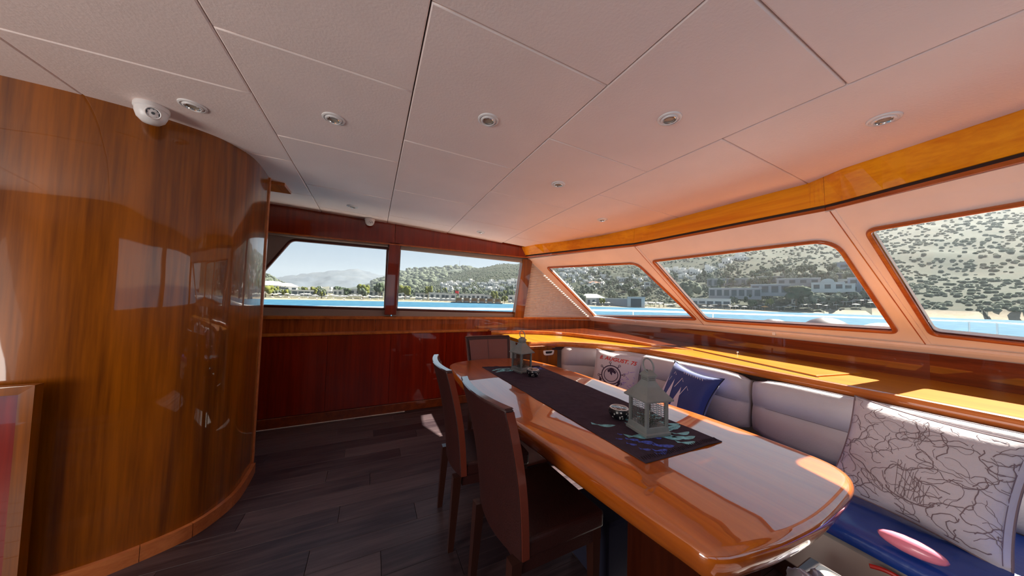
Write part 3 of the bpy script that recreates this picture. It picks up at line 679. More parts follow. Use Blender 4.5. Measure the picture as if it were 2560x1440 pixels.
b = MB(); random.seed(4)
for k in range(26):
    u = random.uniform(.35, .85); v = random.uniform(-.85, .25); ribbon(b, S1, [(u, v), (u + random.uniform(-.1, .1), v + random.uniform(-.05, .05)), (u + random.uniform(-.02, .12), v + random.uniform(-.1, .1))], .018)
tag(b.build('faded_print', M['print_blue'], p1), kind='stuff')
# pillow 2: blue with white peaks
p2, S2 = pillow('mountain_pillow', 'deep blue velvet pillow with white mountain peaks and dark piping', (2.37, 1.545, .665), (math.radians(-26), math.radians(6), math.radians(-98)), .45, .45, .15, M['pillowblue'], M['pillowtrim'], .17)
b = MB()
for x, hgt, wd in ((-.72, .40, .16), (-.38, .30, .18), (.0, .12, .20)):
    poly(b, S2, [(x - wd, -.95), (x, hgt), (x + wd, -.95)])
b.build('peaks_print', M['print_white'], p2)
b = MB()
for x, hgt in ((-.50, .58), (-.12, .44), (.18, .22)): ribbon(b, S2, [(x - .14, hgt - .42), (x, hgt), (x + .09, hgt - .12)], .022)
for k in range(9): ribbon(b, S2, [(-.2 + k * .09, .72), (-.14 + k * .09, .64)], .02)
tag(b.build('peak_outlines', M['print_white'], p2), kind='stuff')
# pillow 3: nautical map
p3, S3 = pillow('map_pillow', 'large pale pillow printed with a brown nautical map, leaning at the near end', (2.28, .40, .68), (math.radians(-24), math.radians(4), math.radians(-96)), .50, .50, .15, M['pillowcase'], M['print_brown'])
b = MB(); random.seed(11)
for k in range(120):
    u, v = random.uniform(-.9, .9), random.uniform(-.92, .92); a = random.uniform(0, 6.28); pts = [(u, v)]
    for j in range(random.randint(6, 16)):
        a += random.uniform(-.9, .9); u += math.cos(a) * .05; v += math.sin(a) * .05; pts.append((max(-.93, min(.93, u)), max(-.93, min(.93, v))))
    ribbon(b, S3, pts, random.choice((.006, .009, .013)))
for k in range(10): x = -.1 + k * .035; ribbon(b, S3, [(x, -.6), (x + .05 * (k % 3 - 1), .0 - .03 * k)], .007)
for sx_, sy_ in ((-.1, -.62),): ribbon(b, S3, arc(sx_ + .15, sy_ + .1, .26, PI, 2 * PI, 10, .12), .02)
tag(b.build('map_print', M['print_brown'], p3), kind='stuff')

# ---- dining table
out = [(.834, .459), (1.0, .42), (1.145, .405), (1.30, .40), (1.504, .412), (1.65, .432), (1.75, .488), (1.792, .60), (1.803, .851), (1.797, 1.08), (1.780, 1.25), (1.766, 1.45), (1.757, 1.65), (1.735, 2.06), (1.69, 2.42), (1.62, 2.68), (1.50, 2.88), (1.3, 2.965), (1.079, 2.981), (.87, 2.94), (.745, 2.868), (.690, 2.74), (.667, 2.4), (.667, 1.989), (.692, 1.547), (.715, 1.30), (.765, .85), (.805, .56)]
tb = tag(empty('dining_table', (0, 0, 0)), 'long glossy mahogany dining table with rounded thick edges', 'table')
ol = spline([(x, y, 0) for x, y in out], 4, True)
cen = Vector((1.25, 1.7, 0))
def inset(o_, d):
    n = len(o_); r = []
    for i in range(n):
        t_ = (o_[(i + 1) % n] - o_[i - 1]).normalized(); nn = Vector((-t_.y, t_.x, 0))
        if nn.dot(cen - o_[i]) < 0: nn = -nn
        r.append(o_[i] + nn * d)
    return r
prof = [(.030, .750), (.018, .7490), (.008, .7455), (.002, .739), (.0, .730), (.003, .712), (.010, .690), (.020, .670), (.034, .656), (.060, .650)]
rings = [[(p.x, p.y, z) for p in inset(ol, d)] for d, z in prof]
b = MB(); b.loft(rings, True, True); b.build('tabletop', M['table'], tb, True, angle=60)
b = MB(); b.cbox(1.09, 1.50, .66, .98, .0, .65, .01); b.build('pedestal', M['pedestal'], tb)
b = MB(); b.cbox(1.13, 1.50, 2.15, 2.45, .0, .65, .01); b.build('pedestal', M['pedestal'], tb)
b = MB(); b.cbox(1.16, 1.44, .98, 2.15, .50, .64, .01); b.build('stretcher', M['darkpanel'], tb)
# navy storage cube under the table
b = MB(); b.cbox(1.06, 1.34, 1.06, 1.34, .0, .34, .012); tag(b.build('storage_cube', M['navy']), 'dark navy fabric storage cube on the floor under the table', 'storage box')

# ---- table runner with printed fish
RN = [Vector((1.026, .834, 0)), Vector((1.528, .820, 0)), Vector((1.506, 2.479, 0)), Vector((.968, 2.612, 0))]
def RS(u, v, lift=0):          # u across 0..1, v along 0..1
    p = (RN[0] * (1 - u) + RN[1] * u) * (1 - v) + (RN[3] * (1 - u) + RN[2] * u) * v
    w = .0055 * max(0, noise.noise(Vector((p.x * 9 + p.y * 2, p.y * 5, 3)))) + .0075 * max(0, noise.noise(Vector((p.x * 4 - p.y * 6, p.y * 3, 9)))) ** 1.0
    rd = max(0, 1 - abs(noise.noise(Vector((p.x * 7 + p.y * 3.0, p.y * 3.2 - p.x * 2, 1.5)))) * 9); w += .0085 * rd ** 2 * max(0, .3 + noise.noise(Vector((p.x * 3, p.y * 2, 7))))
    e = .005 * noise.noise(Vector((u * 2, v * 14, 5)))
    return Vector((p.x + e, p.y, .7535 + w * (min(u, 1 - u, .12) / .12 * .8 + .2) + lift))
b = MB(); NU, NV = 60, 190
b.add([RS(i / NU, j / NV) for i in range(NU + 1) for j in range(NV + 1)], [(i * (NV + 1) + j, (i + 1) * (NV + 1) + j, (i + 1) * (NV + 1) + j + 1, i * (NV + 1) + j + 1) for i in range(NU) for j in range(NV)])
per = [(i / NU, 0) for i in range(NU)] + [(1, j / NV) for j in range(NV)] + [(1 - i / NU, 1) for i in range(NU)] + [(0, 1 - j / NV) for j in range(NV)]
b.loft([[RS(u, v) for u, v in per], [RS(u, v, -.003) for u, v in per]], True)
rn = tag(b.build('table_runner', M['runner'], None, True, angle=60), 'dark aubergine table runner printed with teal and blue fish', 'table runner')
b = MB()
for k in range(40):
    u = (k + .5) / 40; a = RS(u - .009, .008, .0015); c = RS(u + .009, .022, .0015); b.tube([a, c], .0022, 5)
for k in range(40):
    u = (k + .5) / 40; a = RS(u - .009, .992, .0015); c = RS(u + .009, .978, .0015); b.tube([a, c], .0022, 5)
tag(b.build('hem_stitching', M['runner'], rn), kind='stuff')
def fish(cu_, cv, L, Wd, ang, m, bend=.15):
    b = MB(); n = 9; top, bot = [], []
    for k in range(n + 1):
        s = k / n; w = Wd * (math.sin(PI * min(1, s * 1.25)) ** .7 if s < .8 else .25 + (s - .8) * 3.2) * .5
        x = (s - .5) * L; yb = bend * L * math.sin(PI * s)
        for lst, sg in ((top, 1), (bot, -1)):
            X, Y = x, yb + sg * w; lst.append((X * math.cos(ang) - Y * math.sin(ang), X * math.sin(ang) + Y * math.cos(ang)))
    f_ = lambda q: RS(max(.01, min(.99, cu_ + q[0] / .52)), max(.005, min(.995, cv + q[1] / 1.72)), .0012)
    b.add([f_(q) for q in top] + [f_(q) for q in bot], [(i, i + 1, n + 2 + i, n + 1 + i) for i in range(n)])
    return b.build('fish_print', m, rn)
for (cu_, cv, L, Wd, ang) in [(.60, .17, .16, .035, 2.9), (.68, .19, .17, .04, 2.8), (.78, .17, .17, .04, 2.7), (.86, .20, .15, .035, 2.75), (.70, .125, .17, .04, 2.9), (.82, .125, .15, .04, 2.9), (.63, .075, .15, .04, 2.7), (.74, .06, .12, .035, 2.7), (.90, .14, .12, .03, 2.7), (.92, .22, .12, .03, 2.6), (.66, .035, .09, .03, 2.7), (.34, .11, .13, .045, 3.0), (.22, .20, .12, .03, 2.6), (.80, .08, .10, .03, 2.9),
                               (.22, .875, .17, .03, .1), (.30, .905, .18, .028, .15), (.16, .905, .13, .024, .1), (.36, .87, .13, .025, 0), (.26, .93, .15, .02, .2), (.36, .935, .14, .02, .3)]:
    fish(cu_, cv, L, Wd, ang, M['teal'])
for (cu_, cv, L, Wd, ang) in [(.22, .095, .06, .022, 2.6), (.14, .075, .045, .02, 2.4), (.30, .075, .075, .035, 2.8), (.18, .045, .05, .02, 2.7), (.36, .05, .05, .02, 2.7), (.30, .03, .07, .025, 2.9), (.42, .045, .09, .032, 2.6), (.26, .02, .06, .018, 3), (.48, .08, .04, .018, 2.6), (.42, .09, .035, .015, 2.5), (.12, .11, .03, .014, 2.5), (.20, .13, .025, .012, 2), (.84, .93, .12, .018, .2), (.90, .95, .10, .018, .3), (.86, .90, .1, .016, -.2), (.93, .92, .08, .016, .4)]:
    fish(cu_, cv, L, Wd, ang, M['bluep'])

# ---- lanterns
def make_lantern():
    r = empty('lantern')
    s = .0675
    b = MB(); sq = lambda h, z: [(-h, -h, z), (h, -h, z), (h, h, z), (-h, h, z)]
    b.loft([sq(s + .006, 0), sq(s + .006, .012), sq(s, .018), sq(s - .003, .040), sq(s - .006, .044)], True, True); b.build('base', M['lantern'], r)
    for x, y in ((-1, -1), (1, -1), (1, 1), (-1, 1)):
        b = MB(); c = s - .010; b.cbox(x * c - .007, x * c + .007, y * c - .007, y * c + .007, .04, .178, .001); b.build('post', M['lantern'], r)
    for k in range(4):
        b = MB(); c = s - .010; n = 12
        rot = Matrix.Rotation(k * PI / 2, 3, 'Z')
        for i in range(1, n):
            x = -c + 2 * c * i / n; b.tube([rot @ Vector((x, -c, .044)), rot @ Vector((x, -c, .174))], .0010, 4)
        for i in range(1, 12):
            z = .044 + .13 * i / 12; b.tube([rot @ Vector((-c, -c, z)), rot @ Vector((c, -c, z))], .0010, 4)
        b.build('wire_panel', M['wire'], r)
    b = MB(); b.loft([sq(s + .014, .172), sq(s + .014, .180), sq(s - .006, .203), sq(s - .030, .235), sq(.024, .262)], True, True); b.build('roof', M['lantern'], r)
    b = MB(); b.loft([sq(.024, .26), sq(.024, .285), sq(.030, .286), sq(.030, .291), sq(.020, .305), sq(.008, .318)], True, True); ch = b.build('chimney', M['lantern'], r)
    b = MB()
    for k in range(4):
        rot = Matrix.Rotation(k * PI / 2, 3, 'Z')
        for i in range(5):
            for zz in (.268, .276):
                p = rot @ Vector((-.014 + .007 * i, -.0243, zz)); b.ball(p, .0017, .0017, .0017, 6, 4)
    b.build('vent_holes', M['black'], ch)
    b = MB(); b.tube([(.030 * math.cos(a), .014 * math.sin(a), .338 + .036 * math.sin(a)) for a in [2 * PI * k / 20 for k in range(20)]], .0040, 7, closed=True); b.build('ring_handle', M['lantern'], r, True)
    b = MB(); b.lathe([(.012, .044), (.012, .10), (.010, .104), (.002, .105), (.0015, .118)], 12, (.004, .006, 0)); b.build('candle', M['candle'], r, True)
    b = MB(); random.seed(3)
    for k in range(420):
        a = random.uniform(0, 6.28); rr = random.uniform(.014, .046); z = .046 + random.random() ** 1.6 * .065 * (1.25 - rr / .05)
        p = Vector((rr * math.cos(a), rr * math.sin(a), z)); d = Vector((random.uniform(-1, 1), random.uniform(-1, 1), random.uniform(-.2, 1))).normalized() * random.uniform(.008, .018)
        w = d.cross(Vector((0, 0, 1))).normalized() * .0018
        q = p + d; q.x = max(-.053, min(.053, q.x)); q.y = max(-.053, min(.053, q.y)); b.add([p - w, p + w, q], [(0, 1, 2)])
    tag(b.build('greenery', M['leafy'], r), kind='stuff')
    return r
lt = make_lantern(); lt.location = (1.285, 1.035, .757); lt.rotation_euler = (0, 0, math.radians(-9)); lt.scale = (1, 1, .96)
tag(lt, 'grey metal lantern with wire panels and greenery, nearest end of the runner', 'lantern', 'lanterns on the table runner')
l2 = copy_tree(lt); l2.location = (1.245, 2.335, .757); l2.rotation_euler = (0, 0, math.radians(14)); tag(l2, 'smaller-looking grey lantern at the far end of the runner by the third chair', 'lantern', 'lanterns on the table runner')
# ---- bowls
def make_bowl():
    r = empty('bowl')
    b = MB(); b.lathe([(.030, 0), (.046, .006), (.056, .024), (.057, .040), (.052, .052), (.046, .055)], 28); b.build('outer_wall', M['bowl'], r, True)
    b = MB(); b.lathe([(.050, .0535), (.0465, .0565), (.040, .054), (.034, .046), (.026, .044)], 28, caps=False); b.build('rim', M['glaze_white'], r, True)
    b = MB(); b.lathe([(.0265, .0442), (.018, .030), (.0005, .026)], 20, caps=False); b.build('well', M['black'], r, True)
    return r
bo = make_bowl(); bo.location = (1.275, 1.215, .757); tag(bo, 'black and white patterned ashtray bowl behind the near lantern', 'bowl', 'patterned bowls on the table runner')
b2 = copy_tree(bo); b2.location = (1.262, 2.155, .757); tag(b2, 'black and white patterned ashtray bowl in front of the far lantern', 'bowl', 'patterned bowls on the table runner')

# ---- dining chairs (face +x in their own frame)
def make_chair():
    r = empty('dining_chair')
    def bx(z): return lerp(-.225, -.335, (z - .40) / .60) - .02 * math.sin(PI * (z - .4) / .6) * -1
    hw = lambda z: lerp(.205, .243, (z - .40) / .60)
    b = MB(); rings = []
    for k in range(13):
        z = lerp(.395, 1.0, k / 12); ring = []
        th = .036
        for j in range(13):
            u = -1 + 2 * j / 12; ring.append((bx(z) + .035 * u * u - .0 , u * hw(z), z + (.0)))
        for j in range(13):
            u = 1 - 2 * j / 12; ring.append((bx(z) + th + .035 * u * u, u * hw(z), z))
        rings.append(ring)
    b.loft(rings, True, True); o = b.build('backrest', M['leather_brown'], r, True, angle=50); bevel(o, .006, 2, 50)
    for sg in (-1, 1):
        b = MB(); b.loft([[(bx(z) + .035 + .002, sg * (hw(z) - .001), z), (bx(z) + .035 + .002, sg * (hw(z) + .003), z), (bx(z) + .035 + .034, sg * (hw(z) + .003), z), (bx(z) + .035 + .034, sg * (hw(z) - .001), z)] for z in [.40 + .59 * k / 10 for k in range(11)]], True, True); b.build('lit_side_edge', M['leather_lit'], r, True)  # lighter strips put the light on the chair sides into colour
    b = MB(); b.loft([[(bx(1.0) + .035 * u * u - .001, u * (hw(1) - .004), 1.0), (bx(1.0) + .035 * u * u + .037, u * (hw(1) - .004), 1.0), (bx(1.0) + .035 * u * u + .033, u * (hw(1) - .006), 1.004), (bx(1.0) + .035 * u * u + .003, u * (hw(1) - .006), 1.004)] for u in [-1 + k / 6 for k in range(13)]], True, True); b.build('top_cap', M['leather_cap'], r, True)
    b = MB(); rings = []
    for z in (.50, .60, .7, .8, .9, .965):
        rings.append([(bx(z) + .0375 + .035 * u * u, u * (hw(z) - .03), z) for u in [-1 + 2 * j / 10 for j in range(11)]])
    b.loft(rings, False); b.build('front_panel', M['leather_front'], r, True)
    b = MB(); b.tube([(bx(z) + .041, 0, z) for z in (.5, .6, .7, .8, .9, .96)], .0015, 4); b.build('centre_seam', M['leather_brown'], r)
    b = MB(); b.loft([[(-.19, -.205, z), (.23, -.22, z), (.23, .22, z), (-.19, .205, z)] for z in (.395, .47)], True, True); bevel(b.build('seat', M['leather_brown'], r), .014, 3)
    b = MB(); b.loft([[(-.18, -.195, z), (.22, -.21, z), (.22, .21, z), (-.18, .195, z)] for z in (.345, .395)], True, True); b.build('apron', M['leather_brown'], r)
    for sx_, sy_ in ((-1, -1), (-1, 1), (1, -1), (1, 1)):
        b = MB(); x0 = -.207 if sx_ < 0 else .195; y0 = sy_ * (.180 if sx_ < 0 else .188); x1 = -.232 if sx_ < 0 else .205; y1 = sy_ * .185
        q = lambda x, y, h, z: [(x - h, y - h, z), (x + h, y - h, z), (x + h, y + h, z), (x - h, y + h, z)]
        b.loft([q(x1, y1, .015, 0), q(x0, y0, .023, .40)], True, True); b.build('leg', M['darkleg'], r)
    return r
ch = make_chair(); ch.location = (.735, 1.215, 0); ch.rotation_euler = (0, 0, math.radians(3))
tag(ch, 'brown leather dining chair nearest the camera on the aft side of the table', 'chair', 'brown leather dining chairs')
c2 = copy_tree(ch); c2.location = (.690, 1.80, 0); c2.rotation_euler = (0, 0, math.radians(-3)); tag(c2, 'brown leather dining chair between the nearest chair and the far table end', 'chair', 'brown leather dining chairs')
c3 = copy_tree(ch); c3.location = (1.175, 2.745, 0); c3.rotation_euler = (0, 0, math.radians(-91)); c3.scale = (1.0, 1.06, .985); tag(c3, 'brown leather dining chair at the far head of the table facing the camera', 'chair', 'brown leather dining chairs')
c4 = None

# ---- ceiling lights
def make_light():
    r = empty('ceiling_light')
    b = MB(); b.lathe([(.056, .0), (.055, -.005), (.048, -.0075), (.045, -.0045), (.040, -.0045), (.038, -.010), (.033, -.012), (.030, -.008), (.029, .004)], 32, caps=False); b.build('trim_ring', M['white'], r, True, angle=30)
    b = MB(); b.lathe([(.0295, -.004), (.022, -.002), (.004, -.001)], 24); b.build('lens', M['lens'], r, True)
    b = MB(); b.lathe([(.0295, -.009), (.0275, -.011), (.0265, -.007)], 28, caps=False); b.build('inner_ring', M['chrome'], r, True)
    return r
lp = make_light(); LP = [(-.851, 1.986, 'above the curved wooden bulkhead'), (-.221, 1.757, 'nearest to the right of the bulkhead'), (.498, 1.365, 'above the second dining chair, centre of the ceiling'), (1.261, .909, 'above the near part of the table'), (2.048, .426, 'nearest the forward windows at the right'), (-.219, 3.364, 'near the left side window'), (1.253, 1.826, 'small in the middle distance above the table'), (1.21, 3.463, 'furthest one near the right side window'), (2.123, 2.28, 'beside the forward windows, mid distance')]
lk = kids(lp)
for i, (x, y, w) in enumerate(LP):
    o = lp if i == 0 else copy_tree(lp, None, lk)
    gx = (cz(x + .01, y) - cz(x - .01, y)) / .02; gy = (cz(x, y + .01) - cz(x, y - .01)) / .02
    o.location = (x, y, cz(x, y) - .0002); o.rotation_euler = Vector((-gx, -gy, 1)).to_track_quat('Z', 'Y').to_euler(); o.scale = (.95, .95, 1)
    tag(o, 'round white recessed ceiling light ' + w, 'light', 'recessed ceiling lights')
# ---- dome cameras
def make_dome(name, lab, loc, look, s):
    r = empty(name, loc); r.scale = (s, s, s); tag(r, lab, 'camera')
    b = MB(); b.lathe([(.052, 0), (.055, -.006), (.055, -.020), (.051, -.024), (.050, -.040), (.043, -.062), (.028, -.078), (.004, -.083)], 28); b.build('housing', M['white'], r, True)
    d = Vector(look).normalized(); c = Vector((0, 0, -.032)) + d * .030; q = d.to_track_quat('Z', 'Y').to_matrix()
    b = MB(); b.lathe([(.026, 0), (.026, .018), (.023, .022), (.020, .019)], 24, caps=False); b.v = [tuple(c + q @ Vector(v)) for v in b.v]; b.build('lens_ring', M['white'], r, True)
    b = MB(); b.lathe([(.021, .017), (.014, .016), (.002, .0165)], 20); b.v = [tuple(c + q @ Vector(v)) for v in b.v]; ln = b.build('lens_face', M['black'], r, True)
    b = MB()
    for k in range(8): b.ball(c + q @ Vector((.0155 * math.cos(k * PI / 4), .0155 * math.sin(k * PI / 4), .0175)), .002, .002, .002, 6, 4)
    b.lathe([(.006, .020), (.0045, .022)], 12); b.v[-24:] = [tuple(c + q @ Vector(v)) for v in b.v[-24:]]
    b.build('infrared_diodes', M['wire'], ln)
make_dome('dome_camera', 'white dome security camera on the ceiling above the curved bulkhead', (-1.045, 2.095, cz(-1.045, 2.095)), (.62, -1, -.42), 1.12)
make_dome('dome_camera', 'small distant white dome camera at the edge of the ceiling above the side windows', (-.06, 3.74, cz(-.06, 3.74)), (.3, -1, -.5), 1.0)

# ---- things on the near seat / under the table end
def crumple(name, c, rx, ry, rz, m, lab, seed, amp=.35):
    b = MB(); n, mm = 40, 26; rings = []
    for i in range(1, mm):
        a = PI * i / mm; ring = []
        for k in range(n):
            t_ = 2 * PI * k / n; d = Vector((math.sin(a) * math.cos(t_), math.sin(a) * math.sin(t_), -math.cos(a)))
            f_ = 1 + amp * (abs(noise.noise(d * 2.2 + Vector((seed, 0, 0)))) + .5 * abs(noise.noise(d * 6 + Vector((0, seed, 0)))) - .25)
            ring.append((c[0] + rx * d.x * f_, c[1] + ry * d.y * f_, max(c[2] - rz * .8, c[2] + rz * d.z * f_)))
        rings.append(ring)
    b.loft(rings, True, True); return tag(b.build(name, m, None, True, angle=25), lab, 'bag')
M['blackbag'] = simple('black_plastic_film', (.012, .011, .014), .18, coat=.8)
M['clearbag'] = simple('silver_plastic_film', (.50, .50, .55), .15, coat=.8, metal=.2)
bench = tag(empty('low_stool', (1.32, .43, 0)), 'low dark wooden stool under the near end of the table, mostly hidden', 'stool')
b = MB(); b.cbox(-.42, .42, -.16, .16, .30, .335, .008); b.build('seat', M['darkleg'], bench)
for sx_ in (-1, 1):
    for sy_ in (-1, 1):
        b = MB(); b.box(sx_ * .37 - .018, sx_ * .37 + .018, sy_ * .12 - .018, sy_ * .12 + .018, 0, .30); b.build('leg', M['darkleg'], bench)
crumple('plastic_bag', (1.02, .455, .415), .10, .085, .10, M['blackbag'], 'crumpled black plastic bag under the near left corner of the table', 2.1)
crumple('plastic_bag', (1.38, .44, .40), .14, .09, .08, M['clearbag'], 'crumpled shiny clear plastic bag under the near table edge', 5.3)
tk = tag(empty('egg_tray', (1.585, .425, .335)), 'clear plastic tray with two round wells beside the crumpled bags', 'tray')
M['clearplastic'] = glass_mat('clear_plastic', (.72, .72, .68), .25)
b = MB(); b.loft([[(p.x, p.y, z) for p in [Vector((q.x * k, q.y * k)) for q in rounded([(-.05, -.10), (.05, -.10), (.05, .10), (-.05, .10)], .02, 4)]] for z, k in ((.0, .92), (.055, 1.0), (.058, .97))], True, True); b.build('shell', M['clearplastic'], tk, True)
for yy in (-.045, .045):
    b = MB(); b.lathe([(.040, .0585), (.036, .062), (.032, .0585)], 24, (0, yy, 0), caps=False); b.build('well_rim', M['white'], tk, True)
    b = MB(); b.lathe([(.032, .0588), (.001, .059)], 24, (0, yy, 0), caps=False); b.build('well', M['taupe'], tk)

# red cord item and pink float at the very right on the seat
rc = tag(empty('red_lanyard', (1.90, .33, .0)), 'red cord loops hanging over the front of the settee base', 'cord')
for k, z in enumerate((.31, .20)):
    b = MB(); b.tube(spline([(.0, .13 - k * .05, z + .03), (.02, .08 - k * .05, z + .035), (.02, .0, z + .02), (.0, -.1, z - .02), (-.02, -.2, z - .03)], 5), .008, 8); b.build('cord', M['red'], rc, True)
b = MB(); b.ball((1.93, .36, .482), .035, .085, .03, 16, 10); tag(b.build('pink_float', simple('pink_gloss', (.85, .25, .35), .25, coat=.5), None, True, angle=180), 'pink and white glossy rounded toy lying on the blue seat cushion', 'toy')

# ================================================================== OUTSIDE
def sight(px, py):                     # direction of the camera ray through a photo pixel
    return (ROT @ Vector((px - 1280, -(py - 720), -FPX))).normalized()
def azi(px):                           # compass angle from +y towards +x at the horizon
    d = sight(px, 739 + (px - 930) * .0276); return math.degrees(math.atan2(d.x, d.y))
def azv(x, y): return math.degrees(math.atan2(x, y))
SEA = -1.8
SH = [(azi(p), r) for p, r in ((300, 185), (660, 185), (960, 190), (1290, 208), (1500, 200), (1800, 232), (2000, 250), (2200, 262), (2560, 270))]
def shore(a): return interp(SH, a)
def ridge(tab): # pixel table -> azimuth / elevation tangent
    out_ = []
    for px, py in tab:
        d = sight(px, py); out_.append((azi(px), d.z / math.hypot(d.x, d.y)))
    return out_
LAY = {
 'far':  (1500, 2700, ridge([(300, 715), (600, 708), (689, 696), (747, 684), (779, 683), (821, 674), (888, 671), (962, 688), (1060, 705), (1150, 730), (1300, 745)])),
 'left': (260, 620, ridge([(100, 640), (500, 660), (620, 676), (663, 686), (689, 699), (727, 715), (770, 728), (820, 738), (900, 745)])),
 'mid':  (420, 1300, ridge([(860, 722), (930, 706), (965, 695), (999, 680), (1036, 674), (1074, 670), (1137, 666), (1163, 667), (1190, 672), (1230, 690), (1300, 720)])),
 'right': (250, 900, ridge([(940, 730), (1000, 714), (1060, 705), (1110, 692), (1150, 681), (1188, 671), (1215, 665), (1245, 660), (1300, 659), (1370, 640), (1480, 620), (1600, 600), (1700, 585), (1800, 560), (2000, 520), (2200, 505), (2560, 500)])),
}
def height(a, r):
    s = shore(a); z = SEA - 1.5 + 1.5 * min(1, r / s) if r < s else SEA + min(1, (r - s) / 10) * .5 + max(0, r - s - 10) * .022
    best = None
    if r > s:
        for nm, (r0, r1, tb_) in LAY.items():
            t_ = interp(tb_, a)
            if t_ <= 0 or r < r0: continue
            u = (r - r0) / (r1 - r0)
            h = 1.4 + t_ * r1 * (u ** 1.12 if u <= 1 else max(0, 1 - (u - 1) * 1.6)) - (3.0 * (1 - min(1, u)))
            if h > z: z = h; best = nm
    return z, best
def hgt(a, r):
    z, nm = height(a, r)
    if nm:
        rr = math.radians(a); p = Vector((r * math.sin(rr), r * math.cos(rr), 0))
        amp = {'far': 22, 'mid': 9, 'left': 4, 'right': 6}[nm] * min(1, max(0, z - 2) / 30)
        z += amp * (noise.noise(p / 90) + .5 * noise.noise(p / 35))
    return z
def gpt(a, r, dz=0): rr = math.radians(a); return Vector((r * math.sin(rr), r * math.cos(rr), hgt(a, r) + dz))
def hit(px, py, rmin=150, rmax=3000):
    """where the ray through a pixel meets the terrain"""
    d = sight(px, py); h_ = math.hypot(d.x, d.y); a = azv(d.x, d.y); r = rmin
    while r < rmax:
        z = 1.4 + d.z / h_ * r
        if z < hgt(a, r): return a, r
        r *= 1.01
    return a, rmax

def land_mat(name, c1, c2, c3, sc, rough=.9):
    m, n, b = mat_base(name); t = n.nodes.new('ShaderNodeTexCoord'); q = n.nodes.new('ShaderNodeTexNoise'); q.inputs['Scale'].default_value = sc; q.inputs['Detail'].default_value = 8; q.inputs['Roughness'].default_value = .75
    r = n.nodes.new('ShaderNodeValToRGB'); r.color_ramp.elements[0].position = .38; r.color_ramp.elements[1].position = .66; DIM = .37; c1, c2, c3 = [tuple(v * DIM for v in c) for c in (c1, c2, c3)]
    r.color_ramp.elements[0].color = (*c1, 1); r.color_ramp.elements[1].color = (*c3, 1)
    e_ = r.color_ramp.elements.new(.5); e_.color = (*c2, 1)
    n.links.new(t.outputs['Object'], q.inputs['Vector']); n.links.new(q.outputs['Fac'], r.inputs[0]); n.links.new(r.outputs[0], b.inputs['Base Color']); b.inputs['Roughness'].default_value = rough; b.inputs['Specular IOR Level'].default_value = .1; return m
M['hill_far'] = land_mat('far_hill', (.16, .20, .26), (.20, .24, .29), (.27, .30, .33), .012)  # blue-grey tint puts distance haze into the hill colour
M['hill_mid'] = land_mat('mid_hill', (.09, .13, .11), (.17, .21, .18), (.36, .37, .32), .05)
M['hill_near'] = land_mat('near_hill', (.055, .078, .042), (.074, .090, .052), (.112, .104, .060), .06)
M['coast'] = land_mat('coastal_ground', (.16, .17, .09), (.30, .28, .18), (.50, .44, .32), .12)
M['sand'] = land_mat('beach_sand', (.62, .50, .34), (.70, .58, .42), (.78, .66, .50), .3)
M['foliage'] = land_mat('foliage', (.07, .11, .06), (.13, .18, .10), (.22, .27, .15), .6)
M['foliage_y'] = land_mat('bright_foliage', (.12, .16, .03), (.26, .28, .06), (.42, .40, .12), .6)
M['foliage_g'] = land_mat('grey_foliage', (.16, .20, .14), (.23, .27, .19), (.32, .35, .25), .6)
M['trunk'] = simple('trunk', (.12, .08, .05), .9)
M['wallw'] = simple('white_render', (.52, .51, .49), .8)
M['wallg'] = simple('grey_render', (.24, .235, .25), .8)
M['wallb'] = simple('blue_grey_render', (.20, .23, .29), .8)
M['wallo'] = simple('orange_timber', (.36, .20, .09), .8)  # orange timber of the beach cabanas
M['stonew'] = simple('stone_wall', (.13, .12, .10), .9)
M['roofr'] = simple('terracotta', (.30, .13, .07), .8)
M['roofw'] = simple('pale_roof', (.45, .44, .43), .7)
M['wind'] = simple('dark_window', (.03, .04, .05), .25)
M['canvas'] = simple('umbrella_canvas', (.36, .34, .30), .8)
M['canvas_o'] = simple('orange_canvas', (.75, .38, .14), .8)
M['pinkball'] = simple('mauve_fender', (.05, .027, .036), .45)
M['gel'] = simple('white_gelcoat', (.82, .82, .82), .3, coat=.4)
M['steel'] = simple('stainless_tube', (.85, .85, .85), .25, metal=.7)

# terrain, one mesh per hill
rl = []; r = 150.0
while r < 3600: rl.append(r); r *= 1.028
al = [-42 + .5 * k for k in range(330)]
gridz = {}
def kind_of(a, r):
    z, nm = height(a, r)
    if nm: return nm
    return 'sand' if r - shore(a) < 9 else 'coast'
parts_ = {k: ([], {}) for k in ('far', 'left', 'mid', 'right', 'sand', 'coast')}
V_ = [[gpt(a, r) for r in rl] for a in al]
K_ = [[kind_of(a, r) for r in rl] for a in al]
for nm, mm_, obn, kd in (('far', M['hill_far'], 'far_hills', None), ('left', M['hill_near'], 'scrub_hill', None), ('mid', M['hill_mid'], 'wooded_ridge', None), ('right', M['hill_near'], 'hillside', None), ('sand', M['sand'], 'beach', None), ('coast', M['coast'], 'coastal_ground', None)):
    idx = {}; vs = []; fs = []
    for i in range(len(al) - 1):
        for j in range(len(rl) - 1):
            if K_[i][j] == nm:
                q = []
                for a_, b_ in ((i, j), (i + 1, j), (i + 1, j + 1), (i, j + 1)):
                    if (a_, b_) not in idx: idx[(a_, b_)] = len(vs); vs.append(V_[a_][b_])
                    q.append(idx[(a_, b_)])
                fs.append(tuple(q))
    b = MB(); b.add(vs, fs); tag(b.build(obn, mm_, None, True, angle=180), kind='structure')
